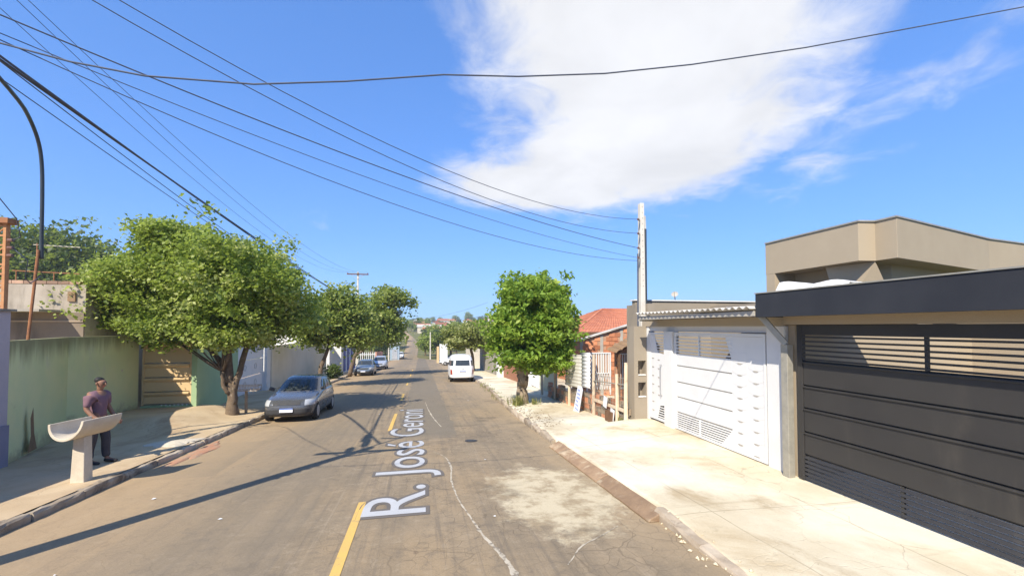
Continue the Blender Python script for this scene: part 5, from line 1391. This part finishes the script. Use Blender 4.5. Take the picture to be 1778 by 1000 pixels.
# hill trees beyond the old house, and the far hillside
def far_tree_mesh(seed, mat, leaf, n):
    r = np.random.default_rng(seed)
    C, T, cl = crown_points([(0, 0, 6.2, 3.4, 3.4, 2.8, n), (1.3, .6, 4.6, 2.4, 2.4, 1.7, n // 2), (-1.5, -.5, 4.4, 2.2, 2.2, 1.7, n // 2)], 14, .55 if leaf > .4 else .42, r, .45, .08)
    o = leaf_object('crown', C, T, leaf, mat, None, r); me = o.data; bpy.data.objects.remove(o)
    b = MB().tube([(0, 0, -.5), (.1, 0, 2), (0, .1, 5)], [.35, .28, .12], 7); tm = mesh_only(b, 'trunk', M['bark'])
    return me, tm
ftm = [far_tree_mesh(40, M['leaf_olive'], .55, 90), far_tree_mesh(41, M['leaf_mid'], .55, 90), far_tree_mesh(42, M['leaf_dark'], .6, 70)]
ftm += [far_tree_mesh(50, M['leaf_dark'], .27, 460), far_tree_mesh(51, M['leaf_dark'], .27, 420)]
def far_tree(x, y, s_, k, label, group, z=None):
    z = terr(x, y)[2] if z is None else z
    root = thing('distant_tree', (x, y, z), label, 'tree', group)
    cr, tk = ftm[k % 3] if k < 90 else ftm[3 + k % 2]
    a = random.uniform(0, 6.28)
    for nm, me in (('crown', cr), ('trunk', tk)):
        o = bpy.data.objects.new(nm, me); o.parent = root; o.scale = (s_, s_, s_ * random.uniform(.85, 1.1)); o.rotation_euler = (0, 0, a); col.objects.link(o)
    return root
for k, (x, y, s_) in enumerate([(-68, 70, 2.5), (-61, 72, 2.35), (-56, 70, 2.15), (-51, 70, 2.1), (-46, 69, 2.0), (-75, 76, 2.8), (-41, 66, 1.7), (-58, 64, 1.8), (-50, 62, 1.6)]):
    far_tree(x, y, s_, k + 90, 'dense dark tree in the wooded rise behind the old house', 'trees on the wooded rise')
for k, (x, y, s_) in enumerate([(2.2, 103, .72), (5.2, 104, .8), (8.2, 102, .7), (4.0, 110, .9), (7.5, 111, .95), (11, 106, .85), (1.2, 116, .7)]):
    far_tree(x, y, s_, k + (k % 2), 'bushy green tree on the bank right of the far road', 'trees beside the far road')
for k, (x, y, s_) in enumerate([(-9.5, 104, .7), (-12.5, 100, .85), (-9, 125, .8), (-13, 120, 1.0), (-17, 108, 1.1), (-10, 150, .9), (-22, 98, 1.2), (-26, 120, 1.3)]):
    far_tree(x, y, s_, k + 1, 'green tree left of the far road below the hill', 'trees left of the far road')
rr = random.Random(9)
for k in range(90):
    y = rr.uniform(125, 430); sd = rr.choice((-1, 1)); x = rcen(y) + sd * (4.6 + abs(rr.gauss(0, 9)))
    far_tree(x, y, rr.uniform(.4, .8), rr.randrange(3), 'small roadside tree along the far climbing road', 'trees along the far climbing road')
rr = random.Random(4)
for k in range(70):
    y = rr.uniform(150, 470); x = rr.uniform(-.22 * y, .32 * y)
    if abs(x - rcen(y)) < 6: x += 14
    far_tree(x, y, rr.uniform(.35, .65), rr.randrange(3), 'small tree among houses on the far hillside', 'trees on the far hillside')
for k in range(34):
    y = rr.uniform(480, 620); x = rr.uniform(-.25 * y, .35 * y)
    far_tree(x, y, rr.uniform(.8, 1.5), rr.randrange(3), 'tree on the skyline of the far hill', 'trees on the skyline')

def hill_house(x, y, w_, d_, h_, wm_, rm_, label, rz=0.0):
    z = terr(x, y)[2]
    root = thing('hillside_house', (x, y, z), label, 'house', 'houses on the far hillside')
    root.rotation_euler = (0, 0, rz)
    def bl(mb, nm, mat, par):
        o = mb.build(nm, mat); o.parent = par; return o
    wl_ = bl(MB().box(-w_ / 2, w_ / 2, -d_ / 2, d_ / 2, -1.5, h_), 'wall', wm_, root)
    bl(MB().prism([(-d_ / 2 - .4, h_), (d_ / 2 + .4, h_), (0, h_ + d_ * .22)], -w_ / 2 - .4, w_ / 2 + .4, 'x'), 'roof', rm_, root)
    for xx in (-w_ / 4, w_ / 4):
        bl(MB().box(xx - .55, xx + .55, -d_ / 2 - .03, -d_ / 2 + .02, 1.0, 2.2), 'window', M['glass'], root)
    return root
for k in range(52):
    y = rr.uniform(200, 475) if k > 6 else rr.uniform(140, 220); x = rr.uniform(-.16 * y, .30 * y)
    if abs(x - rcen(y)) < 11: x = rcen(y) + (12 if x > rcen(y) else -12)
    hill_house(x, y, rr.uniform(7, 11), rr.uniform(6, 9), rr.uniform(2.8, 3.6), M[rr.choice(['far_wall', 'cream_wall', 'white_wall', 'far_wall'])], M[rr.choice(['far_roof', 'far_roof', 'cement_sheet', 'tile'])], 'small tiled house among trees on the far hillside', R(rr.choice([0, 90, 5, -4])))

# things at the far left corner beyond the side street
ko = thing('kiosk', (-5.4, 96, g(96)), 'narrow grey blue kiosk with white flat roof at the far left corner', 'kiosk')
zk = g(96)
MB().box(-6.4, -4.5, 95.2, 97, zk - .1, zk + 3.3).build('body', M['kiosk_blue'], ko)
MB().box(-6.8, -4.3, 94.9, 97.3, zk + 3.302, zk + 3.65).build('roof', M['white_wall'], ko)
MB().box(-6.0, -4.9, 95.14, 95.198, zk + .2, zk + 2.3).build('door', M['car_silver'], ko)
wall_run('boundary_wall', [(-7.2, 74), (-7.2, 86)], lambda y: g(y) + 1.9, .2, M['pink_wall'], 'salmon wall behind the slatted white fence on the far left')
fe = thing('paling_fence', (-7.0, 70, g(70)), 'white paling fence at the far left corner', 'fence')
pm = mesh_only(MB().box(-.04, .04, -.04, .04, 0, 1.9), 'paling', M['white_metal'])
for k in range(24): piece('paling', pm, (-7.0 - k * .3, 70.2, g(70)), fe)
MB().box(-14.0, -6.9, 70.16, 70.24, g(70) + 1.5, g(70) + 1.6).build('rail', M['white_metal'], fe)
hill_house(-16, 84, 8, 7, 2.9, M['cream_wall'], M['tile'], 'house with red roof at the far left corner', 0)
hill_house(13, 80, 9, 8, 3.0, M['cream_wall'], M['far_roof'], 'cream house behind the far white wall', 0)

# ------------------------------------------------------------------ vehicles
class Shell:
    """stack of rounded-rectangle rings: (z, half width, y near end, y far end, squareness)"""
    def __init__(s, prof): s.p = np.array(prof, float)
    def ring(s, z): return [float(np.interp(z, s.p[:, 0], s.p[:, k])) for k in range(1, 5)]
    def at(s, a, z):
        hw, y0, y1, p = s.ring(z); c, n_ = math.cos(a), math.sin(a)
        return Vector((hw * math.copysign(abs(c) ** (2 / p), c), (y0 + y1) / 2 + (y1 - y0) / 2 * math.copysign(abs(n_) ** (2 / p), n_), z))
    def ax(s, fx, z, near=True):           # angle for x = fx * half width on the near or far end
        p = s.ring(z)[3]; c = math.copysign(min(1, abs(fx)) ** (p / 2), fx); a = math.acos(max(-1, min(1, c)))
        return -a if near else a
    def ay(s, fy, z, side):                # angle for y fraction (-1 near .. 1 far) on a side
        p = s.ring(z)[3]; q = math.copysign(min(1, abs(fy)) ** (p / 2), fy); a = math.asin(max(-1, min(1, q)))
        return a if side > 0 else math.pi - a
    def body(s, n=56):
        b = MB(); zs = []
        for i in range(len(s.p) - 1):
            for k in range(3): zs.append(s.p[i, 0] + (s.p[i + 1, 0] - s.p[i, 0]) * k / 3)
        zs.append(s.p[-1, 0])
        an = []
        for sec in range(4):
            for k in range(n // 4):
                t = k / (n // 4); an.append(-math.pi / 4 + sec * math.pi / 2 + (t) * math.pi / 2)
        for z in zs:
            for a in an: b.v.append(tuple(s.at(a, z)))
        m = len(an)
        for i in range(len(zs) - 1):
            for k in range(m): b.f.append((i * m + k, i * m + (k + 1) % m, (i + 1) * m + (k + 1) % m, (i + 1) * m + k))
        b.f.append(tuple(range(m - 1, -1, -1))); b.f.append(tuple((len(zs) - 1) * m + k for k in range(m)))
        return b
    def patch(s, kind, f0, f1, z0, z1, off=.012, nu=10, nv=6, skew=0.0):
        b = MB()
        def fn(u, v):
            z = z0 + (z1 - z0) * v; f = f0 + (f1 - f0) * u + skew * v * (1 if u > .5 else 0)
            def P(ff, zz):
                a = s.ax(ff, zz, True) if kind == 'near' else s.ax(ff, zz, False) if kind == 'far' else s.ay(ff, zz, 1 if kind == 'right' else -1)
                return s.at(a, zz)
            p = P(f, z); du = P(f + .02, z) - P(f - .02, z); dv = P(f, z + .01) - P(f, z - .01)
            nn = du.cross(dv).normalized(); cen = Vector((0, (s.ring(z)[1] + s.ring(z)[2]) / 2, .8))
            if nn.dot(p - cen) < 0: nn = -nn
            return p + nn * off
        b.grid(fn, list(np.linspace(0, 1, nu)), list(np.linspace(0, 1, nv))); return b

def put(mb, name, mat, root, **k):
    o = mb.build(name, mat, **k); o.parent = root; return o
def wheels(root, hw, y_list, r=.30, w_=.19, arch=True):
    for yy in y_list:
        for s_ in (-1, 1):
            x = s_ * (hw - w_ / 2 + .012)
            t = put(MB().tube([(x - w_ / 2, yy, r), (x - w_ / 2 + .03, yy, r), (x + w_ / 2 - .03, yy, r), (x + w_ / 2, yy, r)], [r * .93, r, r, r * .93], 20), 'tyre', M['tyre'], root)
            xo = s_ * (hw + .016)
            put(MB().tube([(xo - s_ * .02, yy, r), (xo, yy, r), (xo + s_ * .006, yy, r)], [r * .66, r * .62, r * .2], 18), 'rim', M['rim'], t)

def make_car(name, loc, rz, mat, label, plate_text=None, tall=0.0, group='cars parked on the left', sedan=False):
    """hatchback whose near end (y = 0) is its nose"""
    root = thing(name, loc, label, 'car', group); root.rotation_euler = (-math.atan(.048) if abs(rz) < .5 else 0, 0, rz)
    t = tall; L = 4.1
    prof = [(.20, .74, .14, L - .12, 5), (.30, .80, .03, L - .03, 5), (.48, .825, 0, L, 5), (.62, .825, .03, L, 5), (.72, .81, .14, L - .02, 5), (.80 + t * .3, .795, .38, L - .04, 4.6), (.90 + t * .5, .775, .98, L - .06, 4.4),
            (.93 + t * .5, .755, 1.06, L - .08, 4.4), (1.28 + t * .9, .625, 1.72, L - (.9 if sedan else .36), 4.2), (1.37 + t, .565, 1.92, L - (1.1 if sedan else .52), 4.0), (1.42 + t, .46, 2.15, L - (1.3 if sedan else .8), 3.6), (1.435 + t, .30, 2.4, L - 1.5, 3.2)]
    sh = Shell(prof); zb = .96 + t * .5; ztp = 1.30 + t * .9
    put(sh.body(), 'body', mat, root, smooth=True)
    put(sh.patch('near', -.86, .86, zb, ztp), 'windscreen', M['glass'], root, fix=False, smooth=True)
    put(sh.patch('far', -.82, .82, zb + .05, ztp), 'rear_window', M['glass'], root, fix=False, smooth=True)
    for sd in ('left', 'right'):
        put(sh.patch(sd, -.62, .0, zb, ztp - .02), 'side_window', M['glass'], root, fix=False, smooth=True)
        put(sh.patch(sd, .06, .62, zb, ztp - .02), 'side_window', M['glass'], root, fix=False, smooth=True)
    for s_ in (-1, 1):
        f0, f1 = (.64, .93) if s_ > 0 else (-.93, -.64)
        put(sh.patch('near', f0, f1, .56, .73, .01), 'headlight', M['clear_lamp'], root, fix=False, smooth=True)
        put(sh.patch('far', f0 * .95, f1, .62, .82, .01), 'tail_light', M['red_lamp'], root, fix=False, smooth=True)
        put(MB().bar((s_ * .76, 1.35, zb + .03), (s_ * .93, 1.33, zb + .08), .10, .12), 'mirror', M['bumper'], root, bevel=.02)
    put(sh.patch('near', -.5, .5, .58, .68, .012), 'grille', M['bumper'], root, fix=False)
    put(sh.patch('near', -.97, .97, .24, .44, .012, 16), 'bumper', M['bumper'], root, fix=False, smooth=True)
    pl_ = put(MB().box(-.20, .20, -.035, -.016, .36, .49), 'number_plate', M['plate'], root)
    put(MB().box(-.20, .20, -.038, -.0355, .455, .49), 'plate_band', M['plate_blue'], pl_)
    put(sh.patch('near', -.6, .6, .70, .705, .004), 'bonnet_seam', M['bumper'], root, fix=False)
    wheels(root, .80, (.78, 3.28))
    return root
make_car('parked_car', (-4.28, 15.35, road_z(-4.28, 15.35)), 0.0, M['car_dark'], 'graphite hatchback parked nearest on the left, nose towards the viewer')
make_car('parked_car', (-5.0, 40.2, road_z(-5.0, 40.2)), 0.0, M['car_blue'], 'dull blue saloon parked on the left with nose towards the viewer', sedan=True)
make_car('parked_car', (-4.75, 52.0, road_z(-4.75, 52)), 0.0, M['car_silver'], 'silver car parked behind the dull blue one', tall=.12)
make_car('white_car', (2.55, 61.6, g(61.6) + .03), R(-88), M['car_white'], 'small white car seen side on at the side street behind the van', group='cars on the right', sedan=True)
make_car('distant_car', (-4.6, 101, road_z(-4.2, 101)), R(0), M['car_white'], 'tiny white car on the left at the foot of the far hill', tall=.15, group='far cars')

def make_van(loc):
    root = thing('white_van', loc, 'white rounded old passenger van seen from behind parked on the right', 'van')
    root.rotation_euler = (-math.atan(.048), 0, R(-1.0))
    prof = [(.30, .78, .14, 4.30, 5.5), (.38, .845, .03, 4.42, 5.5), (.70, .865, .0, 4.45, 5.5), (1.0, .865, .02, 4.43, 5.2), (1.10, .855, .05, 4.40, 5.0), (1.58, .785, .20, 4.20, 4.6), (1.72, .75, .28, 4.08, 4.2), (1.83, .68, .40, 3.9, 3.8), (1.90, .56, .62, 3.65, 3.4), (1.94, .38, 1.0, 3.3, 3.0), (1.95, .15, 1.5, 2.8, 3.0)]
    sh = Shell(prof)
    put(sh.body(72), 'body', M['van_white'], root, smooth=True)
    put(sh.patch('near', -.60, .60, 1.16, 1.54, .012, 14), 'rear_window', M['glass'], root, fix=False, smooth=True)
    for s_ in (-1, 1):
        f0, f1 = (.74, .97) if s_ > 0 else (-.97, -.74)
        put(sh.patch('near', f0, f1, 1.15, 1.52, .012, 8), 'corner_window', M['glass'], root, fix=False, smooth=True)
        sd = 'right' if s_ > 0 else 'left'
        for a, b_ in ((-.88, -.50), (-.44, .02), (.08, .54)):
            put(sh.patch(sd, a, b_, 1.16, 1.52), 'side_window', M['glass'], root, fix=False, smooth=True)
        put(sh.patch('near', (.80 if s_ > 0 else -.93), (.93 if s_ > 0 else -.80), .56, .88, .018, 6), 'tail_light', M['red_lamp'], root, fix=False, smooth=True)
        put(MB().bar((s_ * .84, 3.75, 1.2), (s_ * 1.02, 3.7, 1.26), .12, .16), 'mirror', M['bumper'], root, bevel=.02)
    put(sh.patch('near', -.75, .75, .63, .655, .004, 14), 'hatch_seam', M['bumper_grey'], root, fix=False)
    put(sh.patch('near', -.98, .98, .36, .49, .05, 18), 'bumper', M['van_white'], root, fix=False, smooth=True)
    put(sh.patch('near', -.95, .95, .30, .355, .02, 14), 'valance', M['bumper'], root, fix=False)
    pl_ = put(MB().box(-.22, .22, -.045, -.018, .74, .88), 'number_plate', M['plate'], root)
    put(MB().box(-.20, .20, -.049, -.0455, .765, .83), 'plate_text', M['sign_blue'], pl_)
    em = MB().tube([(.10 * math.cos(a), -.012, 1.0 + .10 * math.sin(a)) for a in np.linspace(0, 2 * math.pi, 21)], .010, 5, False)
    em.bar((-.06, -.012, 1.07), (0, -.012, .93), .014, .01).bar((0, -.012, .93), (.06, -.012, 1.07), .014, .01)
    put(em, 'emblem', M['bumper_grey'], root, fix=False)
    put(MB().bar((-.10, -.03, .94 - .03), (.10, -.03, .91), .05, .03), 'handle', M['rim'], root)
    wheels(root, .82, (.95, 3.35), .32)
    return root
make_van((2.86, 30.3, road_z(2.86, 30.3)))

# ------------------------------------------------------------------ person on the left pavement
def skin_mesh(name, nodes, edges, mat, root, sub=2, rootv=0):
    me = bpy.data.meshes.new(name)
    me.from_pydata([n_[0] for n_ in nodes], edges, [])
    o = bpy.data.objects.new(name, me); col.objects.link(o); o.parent = root
    md = o.modifiers.new('skin', 'SKIN'); md.use_smooth_shade = True
    if not me.skin_vertices: me.attributes
    bpy.context.view_layer.objects.active = o
    if len(me.skin_vertices) == 0:
        bm = bmesh.new(); bm.from_mesh(me); bm.verts.layers.skin.verify(); bm.to_mesh(me); bm.free()
    for i, n_ in enumerate(nodes):
        sv = me.skin_vertices[0].data[i]; rr_ = n_[1]
        sv.radius = rr_ if isinstance(rr_, tuple) else (rr_, rr_); sv.use_root = (i == rootv)
    md2 = o.modifiers.new('sub', 'SUBSURF'); md2.levels = sub; md2.render_levels = sub
    me.materials.append(mat)
    return o
def make_person(loc, rz):
    root = thing('person', loc, 'person in mauve shirt and charcoal trousers standing behind the concrete trough', 'person')
    root.rotation_euler = (0, 0, rz)
    # faces +X locally; x forward, y left
    N = [((0, 0, .93), (.135, .105)), ((0, 0, 1.08), (.125, .095)), ((.01, 0, 1.26), (.155, .105)), ((0, 0, 1.40), (.13, .08)), ((.01, 0, 1.48), .055), ((.03, 0, 1.54), .055), ((.045, 0, 1.62), (.082, .095)), ((.04, 0, 1.70), (.078, .088))]
    E_ = [(i, i + 1) for i in range(7)]
    def chain(start, pts):
        prev = start
        for p in pts: N.append(p); E_.append((prev, len(N) - 1)); prev = len(N) - 1
        return prev
    hands = []
    for s_, fwd in ((1, .12), (-1, .22)):
        e = chain(3, [((0, s_ * .18, 1.40), .062), ((-.03, s_ * .235, 1.14), .045), ((fwd * .6, s_ * .235, .98), .038), ((fwd + .06, s_ * .21, .90), (.030, .024)), ((fwd + .10, s_ * .21, .865), (.040, .020))])
        h = e
        for k, dy_ in enumerate((-.028, -.010, .010, .028)):
            ln = (.075, .088, .084, .065)[k]
            chain(h, [((fwd + .135, s_ * .21 + dy_, .845), .0095), ((fwd + .135 + ln * .35, s_ * .21 + dy_, .845 - ln * .45), .009), ((fwd + .125 + ln * .3, s_ * .21 + dy_ * .9, .845 - ln), .008)])
        chain(h - 1, [((fwd + .10, s_ * .21 - s_ * .040, .885), .011), ((fwd + .14, s_ * .21 - s_ * .05, .86), .0095)])
    for s_, off in ((1, .10), (-1, -.05)):
        chain(0, [((.0, s_ * .095, .86), .09), ((off * .6 + .02, s_ * .10, .50), .062), ((off * .9 - .02, s_ * .105, .28), .056), ((off, s_ * .105, .09), .040), ((off + .07, s_ * .11, .045), (.042, .034)), ((off + .16, s_ * .115, .03), (.040, .024))])
    skin_mesh('body', N, E_, M['skin'], root)
    # clothes a little outside the body
    T = [((0, 0, .90), (.155, .125)), ((0, 0, 1.08), (.145, .115)), ((.01, 0, 1.26), (.172, .122)), ((0, 0, 1.41), (.150, .105))]
    TE = [(0, 1), (1, 2), (2, 3)]
    for s_ in (1, -1):
        T += [((0, s_ * .178, 1.395), .078), ((-.028, s_ * .236, 1.15), .062)]; n0 = len(T); TE += [(3, n0 - 2), (n0 - 2, n0 - 1)]
    T.append(((.01, 0, 1.485), (.075, .07))); TE.append((3, len(T) - 1))
    skin_mesh('shirt', T, TE, M['shirt'], root)
    P_ = [((0, 0, .95), (.15, .12))]; PE = []
    for s_, off in ((1, .10), (-1, -.05)):
        P_ += [((.0, s_ * .095, .85), .105), ((off * .6 + .02, s_ * .10, .50), .080), ((off * .9 - .02, s_ * .105, .26), .074), ((off - .005, s_ * .105, .10), .068)]
        n0 = len(P_); PE += [(0, n0 - 4), (n0 - 4, n0 - 3), (n0 - 3, n0 - 2), (n0 - 2, n0 - 1)]
    skin_mesh('trousers', P_, PE, M['trousers'], root)
    for s_, off in ((1, .10), (-1, -.05)):
        skin_mesh('shoe', [((off - .05, s_ * .105, .05), (.05, .045)), ((off + .06, s_ * .11, .045), (.052, .042)), ((off + .17, s_ * .118, .032), (.048, .03)), ((off + .215, s_ * .12, .028), (.035, .022))], [(0, 1), (1, 2), (2, 3)], M['shoe'], root)
    skin_mesh('hair', [((-.01, 0, 1.63), (.078, .075)), ((.0, 0, 1.69), (.088, .085)), ((.03, 0, 1.74), (.078, .07))], [(0, 1), (1, 2)], M['hair'], root)
    for s_ in (1, -1):
        put(MB().tube([(.03, s_ * .082, 1.60), (.035, s_ * .10, 1.615), (.03, s_ * .085, 1.65)], [.012, .016, .012], 6), 'ear', M['skin'], root, smooth=True)
        put(MB().tube([(.115, s_ * .032, 1.63), (.128, s_ * .032, 1.63)], [.012, .006], 8), 'eye', M['hair'], root)
    put(MB().tube([(.115, 0, 1.635), (.150, 0, 1.60), (.125, 0, 1.59)], [.008, .016, .012], 6), 'nose', M['skin'], root, smooth=True)
    put(MB().bar((.122, -.025, 1.565), (.122, .025, 1.565), .012, .008), 'mouth', M['red_lamp'], root)
    return root
make_person((-6.45, 10.45, walk_l(-6.45, 10.45)), R(-12))

# ------------------------------------------------------------------ thin air that softens the far hill
hz = MB().box(-905, 905, -65, 905, -7, 60).build('haze', None)
hm_ = bpy.data.materials.new('haze_air'); hm_.use_nodes = True
hn = hm_.node_tree; hn.nodes.clear()
pv = hn.nodes.new('ShaderNodeVolumePrincipled'); pv.inputs['Color'].default_value = (0.88, 0.94, 0.98, 1); pv.inputs['Density'].default_value = 0.0006; pv.inputs['Anisotropy'].default_value = 0.2
ho = hn.nodes.new('ShaderNodeOutputMaterial'); hn.links.new(pv.outputs[0], ho.inputs['Volume'])
hz.data.materials.append(hm_)
prop(hz, 'thin pale haze over the far hill', 'haze', kind='stuff')
